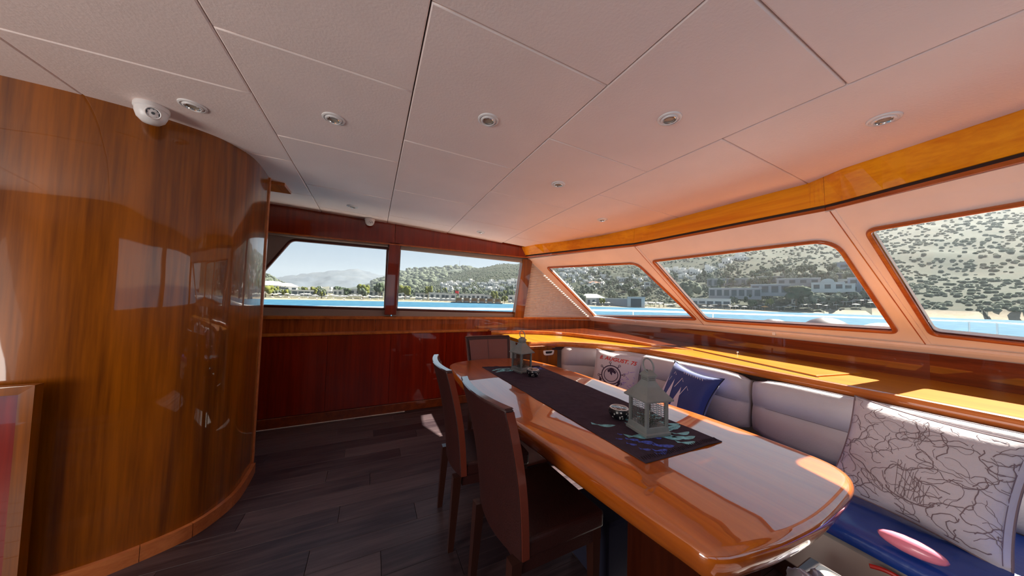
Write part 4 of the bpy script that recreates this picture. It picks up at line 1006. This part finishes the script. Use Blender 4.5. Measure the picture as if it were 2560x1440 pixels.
# fine beach edge
b = MB(); ring = []
for a in al[::1]:
    s = shore(a); rr = math.radians(a); ring.append([(q * math.sin(rr), q * math.cos(rr), z) for q, z in ((s - 6, SEA - .12), (s, SEA + .03), (s + 8, SEA + .62), (s + 12, SEA + .66))])
b.loft(ring, False); tag(b.build('beach_edge', M['sand'], None, True), kind='structure')
# sea
m, n, bb = mat_base('sea_water'); t = n.nodes.new('ShaderNodeTexCoord'); mp = n.nodes.new('ShaderNodeMapping'); mp.inputs['Scale'].default_value = (.5, .5, .5)
q = n.nodes.new('ShaderNodeTexNoise'); q.inputs['Scale'].default_value = .9; q.inputs['Detail'].default_value = 6; u = n.nodes.new('ShaderNodeBump'); u.inputs['Strength'].default_value = .25; u.inputs['Distance'].default_value = .15
r_ = n.nodes.new('ShaderNodeValToRGB'); r_.color_ramp.elements[0].position = .4; r_.color_ramp.elements[1].position = .66; r_.color_ramp.elements[0].color = (.018, .08, .14, 1); r_.color_ramp.elements[1].color = (.045, .125, .185, 1)
n.links.new(t.outputs['Object'], mp.inputs[0]); n.links.new(mp.outputs[0], q.inputs['Vector']); n.links.new(q.outputs['Fac'], u.inputs['Height']); n.links.new(u.outputs[0], bb.inputs['Normal']); n.links.new(q.outputs['Fac'], r_.inputs[0]); n.links.new(r_.outputs[0], bb.inputs['Base Color']); bb.inputs['Roughness'].default_value = .9; bb.inputs['Specular IOR Level'].default_value = .1
b = MB(); b.lathe([(.5, 0), (60, 0), (400, 0), (4000, 0)], 64, (0, 0, SEA), caps=False); tag(b.build('sea', m), 'rippled blue sea bay between the boat and the beach', 'sea', None, 'stuff')

# ---- houses
def face_yaw(a): return math.radians(-a)      # local -y side looks back at the boat
def house(name, lab, px, py, w, h, d=8, wall='wallw', wins=(3, 1), roof='flat', rr=None, group=None, dz=0, ww=.55, yaw=0, arch=False, wall_h=.55):
    if rr is None: a, r = hit(px, py)
    else: a, r = azi(px), rr
    p = gpt(a, r); 
    root = empty(name, (p.x, p.y, p.z - .3 + dz), face_yaw(a) + yaw); tag(root, lab, 'building', group)
    b = MB(); b.box(-w / 2, w / 2, 0, d, -1.5, h); b.build('wall', M[wall], root)
    if roof == 'flat':
        b = MB(); b.box(-w / 2 - .2, w / 2 + .2, -.2, d + .2, h, h + .45); b.build('parapet', M['roofw'] if wall != 'wallo' else M['wallo'], root)
    elif roof == 'hip' or roof == 'red':
        b = MB(); b.add([(-w / 2 - .5, -.5, h), (w / 2 + .5, -.5, h), (w / 2 + .5, d + .5, h), (-w / 2 - .5, d + .5, h), (-w * .2, d / 2, h + min(3, w * .18)), (w * .2, d / 2, h + min(3, w * .18))], [(0, 1, 5, 4), (1, 2, 5), (2, 3, 4, 5), (3, 0, 4), (3, 2, 1, 0)]); b.build('roof', M['roofr'] if roof == 'red' else M['roofw'], root)
    elif roof == 'dome':
        b = MB(); b.box(-w / 2, w / 2, 0, d, h, h + .3); b.build('parapet', M['roofw'], root)
        b = MB(); b.loft([[(x * 1., yy, h + math.sqrt(max(0, (w * .22) ** 2 - x * x)) * .8) for x in [w * .22 * (-1 + k / 5) for k in range(11)]] for yy in (0, d * .6)], False); b.add([(w * .22 * (-1 + k / 5), 0, h + math.sqrt(max(0, (w * .22) ** 2 - (w * .22 * (-1 + k / 5)) ** 2)) * .8) for k in range(11)], [tuple(range(11))]); b.build('vault', M[wall], root)
    nx_, nz_ = wins
    for j in range(nz_):
        for i in range(nx_):
            cw = w / nx_; x = -w / 2 + cw * (i + .5); zh = h / nz_; z0 = j * zh + zh * (1 - wall_h) * .45
            hw_ = cw * ww / 2; z1 = z0 + zh * wall_h
            b = MB()
            if arch:
                pts = [(x - hw_, z0), (x + hw_, z0)] + [(x + hw_ * math.cos(t_), z1 - hw_ * .8 + hw_ * .8 * math.sin(t_)) for t_ in [PI * k / 8 for k in range(9)]]
                n_ = len(pts); b.add([(p_[0], -.06, p_[1]) for p_ in pts], [tuple(range(n_))])
                b.add([(p_[0], -.06, p_[1]) for p_ in pts] + [(p_[0], .05, p_[1]) for p_ in pts], [(i_, (i_ + 1) % n_, n_ + (i_ + 1) % n_, n_ + i_) for i_ in range(n_)])
            else: b.box(x - hw_, x + hw_, -.08, .05, z0, z1)
            b.build('window', M['wind'], root)
    return root
R_ = 225
H = house
H('villa', 'white beach villa with pale hipped roof and dark shutters seen in the corner window', 1478, 760, 19, 5.6, 10, 'wallw', (6, 1), 'hip', 215, ww=.5)
H('beach_hall', 'long low pale grey windowless hall on the beach', 1536, 760, 24, 5.4, 8, 'wallg', (0, 0), 'flat', 214)
H('gatehouse', 'white block with a large dark opening at the end of the grey hall', 1590, 760, 11, 7.0, 8, 'wallw', (1, 1), 'flat', 214, wall_h=.8, ww=.6)
H('white_house', 'small white house among trees above the grey hall', 1558, 705, 10, 4, 7, 'wallw', (4, 1), 'flat')
H('white_house', 'narrow tall white house above the beach umbrellas in the corner window', 1618, 722, 6, 7, 6, 'wallw', (1, 2), 'flat')
H('red_roof_house', 'low house with terracotta roof in the trees behind the hipped villa', 1485, 714, 13, 3, 8, 'wallw', (2, 1), 'red')
H('hotel_block', 'grey-white hotel block with framed balconies at the foot of the hill', 1835, 738, 30, 6.2, 8, 'wallg', (7, 1), 'flat', 262, dz=7, ww=.7, wall_h=.7)
H('hotel_block', 'hotel block with two framed balconies in the middle of the big window', 1925, 735, 20, 6.2, 8, 'wallg', (4, 1), 'flat', 264, dz=9, ww=.7, wall_h=.7)
H('hotel_block', 'low grey hotel roofline right of the framed balconies', 1995, 730, 22, 4, 8, 'wallg', (4, 1), 'flat', 285, dz=11)
H('arched_terrace', 'stone terrace wall with dark arches, left one on the hillside', 1940, 706, 26, 5, 4, 'stonew', (6, 1), 'flat', arch=True, ww=.65, wall_h=.8)
H('arched_terrace', 'stone terrace wall with dark arches, right one on the hillside', 2045, 701, 27, 5, 4, 'stonew', (6, 1), 'flat', arch=True, ww=.65, wall_h=.8)
H('stone_house', 'grey stone house with dark doorway behind the round tree', 1790, 716, 14, 7, 6, 'wallg', (3, 1), 'flat', wall_h=.7)
H('stone_house', 'grey stone building half hidden by trees above the hotel', 1850, 712, 20, 6, 6, 'wallg', (4, 1), 'flat')
H('white_villa', 'white villa with rounded parapet gable near the beach at right', 2070, 740, 15, 5, 8, 'wallw', (3, 1), 'dome', 280, dz=8)
H('white_villa', 'flat white villa extension beside the rounded gable', 2100, 742, 13, 3.6, 8, 'wallw', (2, 1), 'flat', 282, dz=8)
H('white_villa', 'upper white villa with stepped parapets on the slope at right', 2120, 715, 20, 5, 8, 'wallw', (3, 1), 'flat')
H('blue_house', 'blue-grey house with two tall windows right of the white villas', 2150, 742, 10, 9, 8, 'wallb', (2, 2), 'flat', 290, dz=5)
H('arched_house', 'small pale house with blue arched doorway near the beach', 2010, 765, 12, 5, 6, 'wallw', (3, 1), 'flat', 272, arch=True)
H('beach_restaurant', 'white beach restaurant with long terrace left in the big window', 1765, 762, 28, 7, 8, 'wallw', (6, 1), 'flat', 246, ww=.75, wall_h=.6)
H('billboard_house', 'pale violet billboard-like block on the ridge at the right', 2125, 672, 20, 6, 3, 'wallb', (1, 1), 'flat', wall_h=.4)
# port side
for i, (px, w, h_, wn, lab) in enumerate([(1094, 12, 4.2, 3, 'white cubic beach house left of the flag'), (1125, 9, 3.9, 2, 'small white cubic house directly left of the flag'), (1168, 12, 4.0, 4, 'white cubic house right of the flag'), (1195, 10, 4.3, 3, 'white house behind the fourth timber hut'), (1222, 9, 3.8, 2, 'pale cubic house with one dark doorway'), (1290, 12, 4.3, 3, 'white house beside the wooden post at the end of the bay')]):
    H('beach_house', lab, px, 750, w, h_, 7, 'wallw', (wn, 1), 'flat', 222, 'white cubic beach houses', dz=1.6)
H('low_hotel', 'long low hotel with dark glazed rooms in the left side window', 760, 744, 26, 3.6, 8, 'wallw', (8, 1), 'flat', 232, dz=.6, ww=.8, wall_h=.7)
for i, (px, w, dz, lab) in enumerate([(680, 16, 3.2, 'pale roofed building at the far left of the bay'), (715, 12, 3.0, 'white gabled building left of the low hotel'), (850, 9, 1.6, 'white house right of the low hotel'), (880, 12, 2.6, 'stepped white house below the blue hills'), (1010, 9, 1.2, 'white house beside the mullion trees'), (1055, 10, 1.4, 'white house with dark gable left of the cubic houses'), (940, 10, 2, 'white house half hidden behind the bright trees')]):
    H('bay_house', lab, px, 748, w, 3.6, 7, 'wallw', (3, 1), 'hip' if i in (0, 1) else 'flat', 240, 'houses along the bay', dz=dz)
# timber beach huts on the jetty
for i in range(6):
    px = 1147 + i * 19.5; a = azi(px); r = 196; p = gpt(a, r); p.z = SEA + .55
    root = empty('beach_hut', p, face_yaw(a)); tag(root, 'orange timber beach cabana on the jetty, ' + ('first', 'second', 'third', 'fourth', 'fifth', 'last')[i] + ' from the flag', 'hut', 'timber cabanas on the jetty')
    b = MB(); 
    for x in (-1.9, 1.9):
        for yy in (0, 3): b.box(x - .15, x + .15, yy, yy + .3, 0, 2.5)
    b.build('posts', M['wallo'], root); b = MB(); b.box(-2.1, 2.1, -.2, 3.4, 2.5, 2.85); b.build('roof', M['wallo'], root)
    b = MB(); b.box(-1.7, 1.7, 3.1, 3.25, 0, 2.5); b.build('back_wall', M['wallo'], root); b = MB(); b.box(-1.4, 1.4, .6, 2.4, 0, .7); b.build('daybed', M['canvas'], root)
a0, a1 = azi(1128), azi(1256); b = MB(); ring = []
for k in range(9):
    a = math.radians(lerp(a0, a1, k / 8)); ring.append([(q * math.sin(a), q * math.cos(a), z) for q, z in ((191, SEA + .15), (191, SEA + .55), (202, SEA + .55), (202, SEA + .15))])
b.loft(ring, True, True); tag(b.build('jetty', M['black']), 'dark low jetty under the orange timber cabanas', 'jetty')
# flag
p = gpt(azi(1147), 205); root = empty('red_flag', p); tag(root, 'red flag on a pole above the beach in the right side window', 'flag')
b = MB(); b.tube([(0, 0, -1), (0, 0, 8)], .08, 6); b.build('pole', M['white'], root)
b = MB(); a = face_yaw(azi(1147)); b.loft([[(x * math.cos(a), x * math.sin(a) + .25 * math.sin(x * 2), 5.6 - .35 * x), (x * math.cos(a), x * math.sin(a) + .25 * math.sin(x * 2 + .5), 7.6 - .2 * x)] for x in [-.35 * k for k in range(8)]], False); b.build('cloth', simple('flag_red', (.75, .03, .03), .7), root)
# mast on the ridge
a, r = azi(1146), 1250; p = gpt(a, r); b = MB(); b.tube([(0, 0, 0), (0, 0, 24)], .9, 5); o = b.build('radio_mast', M['wallg'], None, False, p); tag(o, 'thin radio mast standing on the wooded ridge', 'mast')

# hillside villages: small white houses, each one its own object
random.seed(21)
def small_house_mesh():
    b = MB(); w, d, h_ = 7, 6, 4.2
    b.box(-w / 2, w / 2, 0, d, -3, h_); b.box(-w / 2, w * .1, d * .5, d + 3, h_, h_ + 2.6); b.cur = 1
    for x in (-2.2, 0, 2.2): b.box(x - .55, x + .55, -.06, .05, .9, 2.9)
    o = b.build('hill_house', [M['wallw'], M['wind']]); return o
sh0 = small_house_mesh(); first = True
VILL = [((1400, 1502), (672, 726), 62, 'small white cubic house of the dense hillside village in the corner window', 'village houses, corner window'),
        ((1105, 1300), (706, 732), 80, 'small white house on the slope behind the bay in the right side window', 'village houses, right side window'),
        ((1640, 1760), (676, 704), 44, 'small white house climbing the hill at the left of the big window', 'village houses, big window'),
        ((1765, 1860), (640, 680), 26, 'small pinkish white house high on the hill in the big window', 'upper village houses, big window'),
        ((1500, 1640), (690, 728), 22, 'scattered white house between trees in the corner window', 'scattered houses, corner window'),
        ((670, 950), (722, 735), 30, 'white house on the low ground of the bay in the left side window', 'houses, left side window')]
for (xa, xb), (ya, yb), n_, lab, grp in VILL:
    for k in range(n_):
        px = random.uniform(xa, xb); t_ = (px - xa) / (xb - xa)
        if grp.startswith('upper'): py = lerp(680, 642, t_) + random.uniform(-6, 8)
        else: py = random.uniform(ya, yb)
        a, r = hit(px, py)
        if r > 1400: continue
        o = sh0 if first else sh0.copy()
        if not first: COL.objects.link(o)
        first = False
        s = random.uniform(.55, 1.0) * (.75 if r < 400 else 1.0)
        kx, kz = random.uniform(.8, 1.6), random.uniform(.8, 1.2)
        p = gpt(a, r); o.location = (p.x, p.y, p.z - .2); o.rotation_euler = (0, 0, face_yaw(a) + random.uniform(-.5, .5)); o.scale = (s * kx, s, s * kz)
        lo, hi = lab.split(' in the ', 1) if ' in the ' in lab else (lab, '')
        tag(o, ('wide ' if kx > 1.2 else 'narrow ') + lo.replace(' of the dense hillside village', '').replace(' on the slope behind the bay', '').replace('small ', '').replace(' climbing the hill at the left', '').replace(' high on the hill', '').replace(' between trees', '').replace(' on the low ground of the bay', '') + ', ' + ('upper' if py < (ya + yb) / 2 else 'lower') + ' rows, ' + ('left', 'middle', 'right')[min(2, int(t_ * 3))] + ' of the ' + hi, 'house', grp)

# ---- trees and shrubs
def blob(b, c, rx, rz, n=7, m_=5, jit=.18): b.ball(c, rx, rx, rz, n, m_, jit)
def tree_mesh(seed, spread=1.0, nb=16):
    random.seed(seed); b = MB()
    for k in range(nb):
        a = random.uniform(0, 6.28); rr = random.random() ** .6 * .62 * spread; z = random.uniform(.45, 1.0)
        rr *= (1.15 - abs(z - .68) * 1.4); s = random.uniform(.16, .27); blob(b, (rr * math.cos(a), rr * math.sin(a), z), s, s * .85, 8, 6, .22)
    return b
tm = []
for sd_, mt in ((1, 'foliage'), (2, 'foliage_g'), (3, 'foliage_y'), (4, 'foliage')):
    r0 = empty('tree'); b = tree_mesh(sd_, 1.0, 18); b.build('crown', M[mt], r0, True, angle=180)
    b = MB(); b.tube([(0, 0, -.15), (.02, .0, .3), (0, .02, .6)], [.05, .04, .025], 6); b.build('trunk', M['trunk'], r0); tm.append([r0, False])
TK = [kids(t_[0]) for t_ in tm]
def tree(kind, px, py, hh, lab, grp=None, rr=None, dz=0, wide=1.0):
    if rr is None: a, r = hit(px, py)
    else: a, r = azi(px), rr
    e_ = tm[kind]; 
    if e_[1]: o = copy_tree(e_[0], None, TK[kind])
    else: o = e_[0]; e_[1] = True
    p = gpt(a, r); o.location = (p.x, p.y, p.z + dz); o.scale = (hh * .62 * wide, hh * .62 * wide, hh); o.rotation_euler = (0, 0, random.uniform(0, 6.28)); tag(o, lab, 'tree', grp)
tree(1, 1722, 745, 15, 'big round olive-green tree at the left of the big window', rr=262, dz=2, wide=1.35)
tree(0, 1990, 752, 11, 'dark umbrella-shaped pine in the middle of the big window', rr=262, dz=2, wide=1.5)
tree(0, 2195, 750, 11, 'dark tree at the right end of the big window', rr=290, dz=2, wide=1.3)
tree(2, 1012, 750, 9, 'bright yellow-green tree right beside the window mullion', rr=218, dz=.3, wide=1.3)
tree(2, 1070, 747, 8, 'yellow-orange tree above the white beach houses', rr=236, dz=2)
tree(2, 908, 750, 8.5, 'bright yellow-green tree near the right of the left side window', rr=226, dz=.5, wide=1.3)
tree(2, 664, 750, 6, 'yellow-green bush-like tree at the left edge of the left side window', rr=200, wide=1.5)
tree(0, 950, 748, 9, 'dark tree against the mullion in the left side window', rr=236, dz=1.5)
tree(2, 1235, 748, 7.5, 'yellow-green tree behind the last timber cabanas', rr=218, dz=.5)
tree(2, 1262, 752, 5, 'small yellow bush right of the timber cabanas', rr=208, wide=1.3)
tree(0, 1275, 745, 7, 'dark tree by the wooden post in the right side window', rr=240, dz=2)
tree(1, 1530, 742, 8, 'olive tree behind the long grey hall', rr=235, dz=2.5, wide=1.4)
tree(0, 1580, 735, 8, 'dark tree behind the white gatehouse', rr=240, dz=4, wide=1.2)
tree(2, 1505, 758, 5, 'small bright palm-like tree in front of the grey hall', rr=209)
tree(1, 1455, 752, 7, 'olive tree left of the hipped villa', rr=212)
tree(2, 1925, 765, 6, 'light green palm between the restaurant and pine', rr=256, dz=.5)
tree(1, 2040, 762, 8, 'grey-green tree below the white villas', rr=262, dz=.5, wide=1.3)
tree(1, 2090, 765, 7, 'grey-green tree right of the arched house', rr=268, wide=1.3)
tree(0, 1880, 760, 6, 'small dark tree by the restaurant terrace', rr=254)
random.seed(5)
for lab, grp, (xa, xb), (ya, yb), n_, hh in [('dark green tree on the terraced slope in the big window', 'slope trees, big window', (1750, 2230), (686, 720), 70, 7), ('grey-green tree on the low slope behind the hall', 'slope trees, corner window', (1440, 1720), (690, 742), 60, 6.5),
                                              ('tree along the beach houses in the side windows', 'bay trees, side windows', (665, 1300), (728, 748), 60, 5.5), ('tree between the hotel and the beach in the big window', 'beach trees, big window', (1760, 2240), (738, 768), 34, 6)]:
    for k in range(n_):
        px, py = random.uniform(xa, xb), random.uniform(ya, yb)
        a, r = hit(px, py)
        if r > 900: continue
        r = max(r, shore(a) + 14)
        hs = random.uniform(.7, 1.3); kk = random.choice((0, 1, 0, 1, 3)) if 'bay' not in grp else random.choice((0, 1, 2)); l0, l1 = lab.rsplit(' in the ', 1)if ' in the ' in lab else (lab, 'corner window')
        l0 = l0.replace('dark green ', '').replace('grey-green ', '')
        tree(kk, px, py, hh * hs, ('tall ' if hs > 1 else 'low ') + ('dark green ', 'grey-green ', 'yellow-green ', 'deep green ')[kk] + l0 + ', ' + ('left', 'middle', 'right')[min(2, int((px - xa) / (xb - xa) * 3))] + ' of the ' + l1, grp, rr=r)
# scrub covering the hills (nobody could count it)
for nm, rng, n_, s_, mt, par in (('hillside', (azi(1000), azi(2700)), 14000, (.8, 1.9), 'foliage_g', 'right'), ('wooded_ridge', (azi(930), azi(1220)), 1500, (4, 8), 'foliage_g', 'mid'), ('scrub_hill', (azi(560), azi(760)), 500, (1.2, 2.6), 'foliage_g', 'left')):
    b = MB(); random.seed(9); c_ = 0
    while c_ < n_:
        a = random.uniform(*rng); r = (LAY[par][0] + 20) * (LAY[par][1] / (LAY[par][0] + 20)) ** random.random()
        c_ += 1
        if height(a, r)[1] != par: continue
        rr_ = math.radians(a); pz = Vector((r * math.sin(rr_), r * math.cos(rr_), 0))
        if noise.noise(pz / 40) < -.15 and random.random() < .7: continue
        p = gpt(a, r); s = random.uniform(*s_) * (.7 + r / 1500); b.ball((p.x, p.y, p.z + s * .3), s, s, s * .8, 5, 4, .2)
    o = b.build('scrub', M[mt], bpy.data.objects[nm], True, angle=180); tag(o, kind='stuff')

# ---- beach umbrellas and loungers
ub = empty('beach_umbrella'); b = MB(); b.lathe([(1.5, 2.1), (.8, 2.45), (.05, 2.7)], 10, caps=False); b.lathe([(1.5, 2.1), (.05, 2.6)], 10, caps=False); cano = b.build('canopy', M['canvas'], ub)
b = MB(); b.tube([(0, 0, 0), (0, 0, 2.6)], .05, 5); b.build('pole', M['white'], ub); uk = kids(ub); f0 = True
lg = None
b = MB(); b.box(-.35, .35, -1, .6, .25, .4); b.hexa([(-.35, .6, .25), (.35, .6, .25), (.35, .7, .3), (-.35, .7, .3)], [(-.35, 1.1, .8), (.35, 1.1, .8), (.35, 1.2, .75), (-.35, 1.2, .75)]); lg = b.build('sun_lounger', M['canvas']); fl = True
random.seed(17)
for xa, xb, n_, lab in ((670, 1290, 56, 'straw-white beach umbrella on the sand in the side windows'), (1480, 1720, 26, 'white beach umbrella on the sand in the corner window'), (1745, 2235, 40, 'white beach umbrella on the sand in the big window')):
    for k in range(n_):
        px = lerp(xa, xb, (k + random.uniform(.2, .8)) / n_); a = azi(px); r = shore(a) + random.choice((8, 11, 15, 19))
        o = ub if f0 else copy_tree(ub, None, uk); f0 = False
        o.location = gpt(a, r); t3 = ('left', 'middle', 'right')[min(2, int(3 * k / n_))]; r3 = {8: 'at the waterline', 11: 'in the front row', 15: 'in the second row', 19: 'in the back row'}[int(round(r - shore(a)))]; tag(o, lab.replace('on the sand', r3 + ', ' + t3 + ' part,'), 'umbrella', lab.replace('straw-white beach umbrella', 'umbrellas').replace('white beach umbrella', 'umbrellas'))
        s = random.uniform(.9, 1.25); o.scale = (s, s, random.uniform(.85, 1.1))
        if k % 2 == 0:
            q = lg if fl else lg.copy()
            if not fl: COL.objects.link(q)
            fl = False; q.location = gpt(a + .35, r - 3); q.rotation_euler = (0, 0, face_yaw(a) + .3); tag(q, 'white sun lounger beside a beach umbrella, ' + t3 + ' part of the ' + lab.rsplit(' in the ', 1)[1], 'sun lounger', 'sun loungers on the beach')
a = azi(1912); r = shore(a) + 9; b = MB(); b.lathe([(2.2, 2.3), (1.2, 2.8), (.1, 3.1)], 12, caps=False); b.tube([(0, 0, 0), (0, 0, 3)], .06, 6); tag(b.build('orange_umbrella', M['canvas_o'], None, False, gpt(a, r)), 'single orange umbrella on the beach in the middle of the big window', 'umbrella')
for px, w, lab in ((1620, 20, 'dark pergola with canvas awnings on the beach in the corner window'), (1770, 26, 'long shaded terrace pergola on the beach in the big window'), (2165, 24, 'beach pergola at the right end of the big window')):
    a = azi(px); p = gpt(a, shore(a) + 14); root = empty('pergola', p, face_yaw(a)); tag(root, lab, 'pergola')
    b = MB()
    for k in range(8):
        for yy in (0, 5): b.box(-w / 2 + w * k / 7 - .1, -w / 2 + w * k / 7 + .1, yy, yy + .2, 0, 2.6)
    b.build('posts', M['trunk'], root); b = MB(); b.box(-w / 2 - .5, w / 2 + .5, -.5, 5.6, 2.6, 2.8); b.build('roof', M['trunk'], root)
    for k in range(4):
        b = MB(); x = -w / 2 + w * (k + .5) / 4; b.add([(x - 2.2, -1.6, 2.9), (x + 2.2, -1.6, 2.9), (x + 2.2, 3, 3.5), (x - 2.2, 3, 3.5)], [(0, 1, 2, 3)]); b.build('awning', M['canvas'], root)

# ---- boat's own foredeck, rail and fenders
b = MB(); dk = [(-2.3, 4.0), (2.6, 4.1)] ; xs_ = [(3.3, 4.75), (6, 4.75), (9, 4.0), (12, 2.9), (14, 1.9), (14.6, 1.5)]
b.loft([[(x, y, .15), (x, 3.0 - y, .15), (x, 3.0 - y, -.2), (x, y, -.2)] for x, y in [(3.85, 4.72), (6, 4.72), (9, 3.97), (12, 2.87), (14, 1.87), (14.5, 1.55)]], True, True)
b.box(-3, 3.85, 4.0, 4.75, -.2, .15); tag(b.build('foredeck', M['gel']), kind='structure')
port_r = [(-2.5, 4.72, 1.22), (1.5, 4.74, 1.22), (4.2, 4.76, 1.22), (6.2, 4.68, 1.21), (8.8, 4.0, 1.19), (12, 2.85, 1.17), (13.9, 1.95, 1.15), (14.5, 1.5, 1.15)]
star_r = [(x, 3.0 - y, z) for x, y, z in reversed(port_r[:-1])][:-2]
rl_ = tag(empty('deck_rail', (6, 4.7, .5)), 'white tubular deck rail curving around the bow outside the windows', 'railing')
def rel(p): return (p[0] - 6, p[1] - 4.7, p[2] - .5)
fullr = spline(port_r + star_r, 5)
b = MB(); b.tube([rel(p) for p in fullr], .019, 10); b.build('top_rail', M['gel'], rl_, True)
b = MB(); b.tube([rel((p[0], p[1], p[2] - .32)) for p in fullr], .010, 6); b.build('lower_rail', M['steel'], rl_, True)
for i in range(3, len(fullr), 5):
    p = fullr[i]; b = MB(); b.tube([rel((p[0], p[1], .15)), rel(p)], .016, 8); b.build('stanchion', M['steel'], rl_, True)
for px, top, rad, col, lab in ((1935, 797, .26, 'pinkball', 'smaller mauve round fender lying on the foredeck'), (2066, 794, .30, 'pinkball', 'larger mauve round fender lying on the foredeck'), (2212, 807, .34, 'gel', 'white round fender cover on the foredeck at right')):
    d = sight(px, top); h_ = math.hypot(d.x, d.y); rr_ = 5.9; zt = 1.4 + d.z / h_ * rr_; zc = zt - rad
    root = empty('round_fender', (d.x / h_ * rr_, d.y / h_ * rr_, zc)); tag(root, lab, 'fender')
    b = MB(); b.ball((0, 0, 0), rad, rad, rad, 28, 18); b.build('ball', M[col], root, True, angle=180)
    b = MB(); b.lathe([(rad * .4, -(zc - .15)), (rad * .45, -rad * .75)], 16); b.build('deck_cradle', M['gel'], root, True)
for px, lab in ((1967, 'thin steel deck cleat post with crossed arms left of the big mauve fender'), (2025, 'dark crossed wiper-like arms beside the big mauve fender')):
    d = sight(px, 800); h_ = math.hypot(d.x, d.y); rr_ = 6.6; x, y = d.x / h_ * rr_, d.y / h_ * rr_
    root = empty('deck_fitting', (x, y, .15)); tag(root, lab, 'deck fitting')
    b = MB(); b.tube([(0, 0, 0), (0, 0, 1.0)], .022, 8); b.build('post', M['gel'], root, True)
    for s_ in (-1, 1):
        b = MB(); b.tube([(-.14 * s_, .1 * s_, .74), (.12 * s_, -.08 * s_, 1.0)], .013, 6); b.build('arm', M['black'], root, True)

# thin sea haze over the bay and the hills, from just beyond the boat outwards
m = bpy.data.materials.new('sea_haze'); m.use_nodes = True; n = m.node_tree; n.nodes.clear()
o = n.nodes.new('ShaderNodeOutputMaterial'); v = n.nodes.new('ShaderNodeVolumeScatter'); v.inputs['Density'].default_value = .00014; v.inputs['Anisotropy'].default_value = .35; v.inputs['Color'].default_value = (.86, .93, 1, 1)
n.links.new(v.outputs[0], o.inputs['Volume'])
b = MB(); b.loft([[(r_ * math.cos(2 * PI * k / 48), r_ * math.sin(2 * PI * k / 48), z_) for k in range(48)] for r_, z_ in ((22, -2.5), (3300, -2.5), (3300, 220), (22, 220))] + [[(22 * math.cos(2 * PI * k / 48), 22 * math.sin(2 * PI * k / 48), -2.5) for k in range(48)]]); hz = b.build('haze', m)
import bmesh
bm = bmesh.new(); bm.from_mesh(hz.data); bmesh.ops.remove_doubles(bm, verts=bm.verts, dist=.01); bmesh.ops.recalc_face_normals(bm, faces=bm.faces); bm.to_mesh(hz.data); bm.free()
tag(hz, 'faint bright sea haze lying over the bay and the hills', 'haze', None, 'stuff')
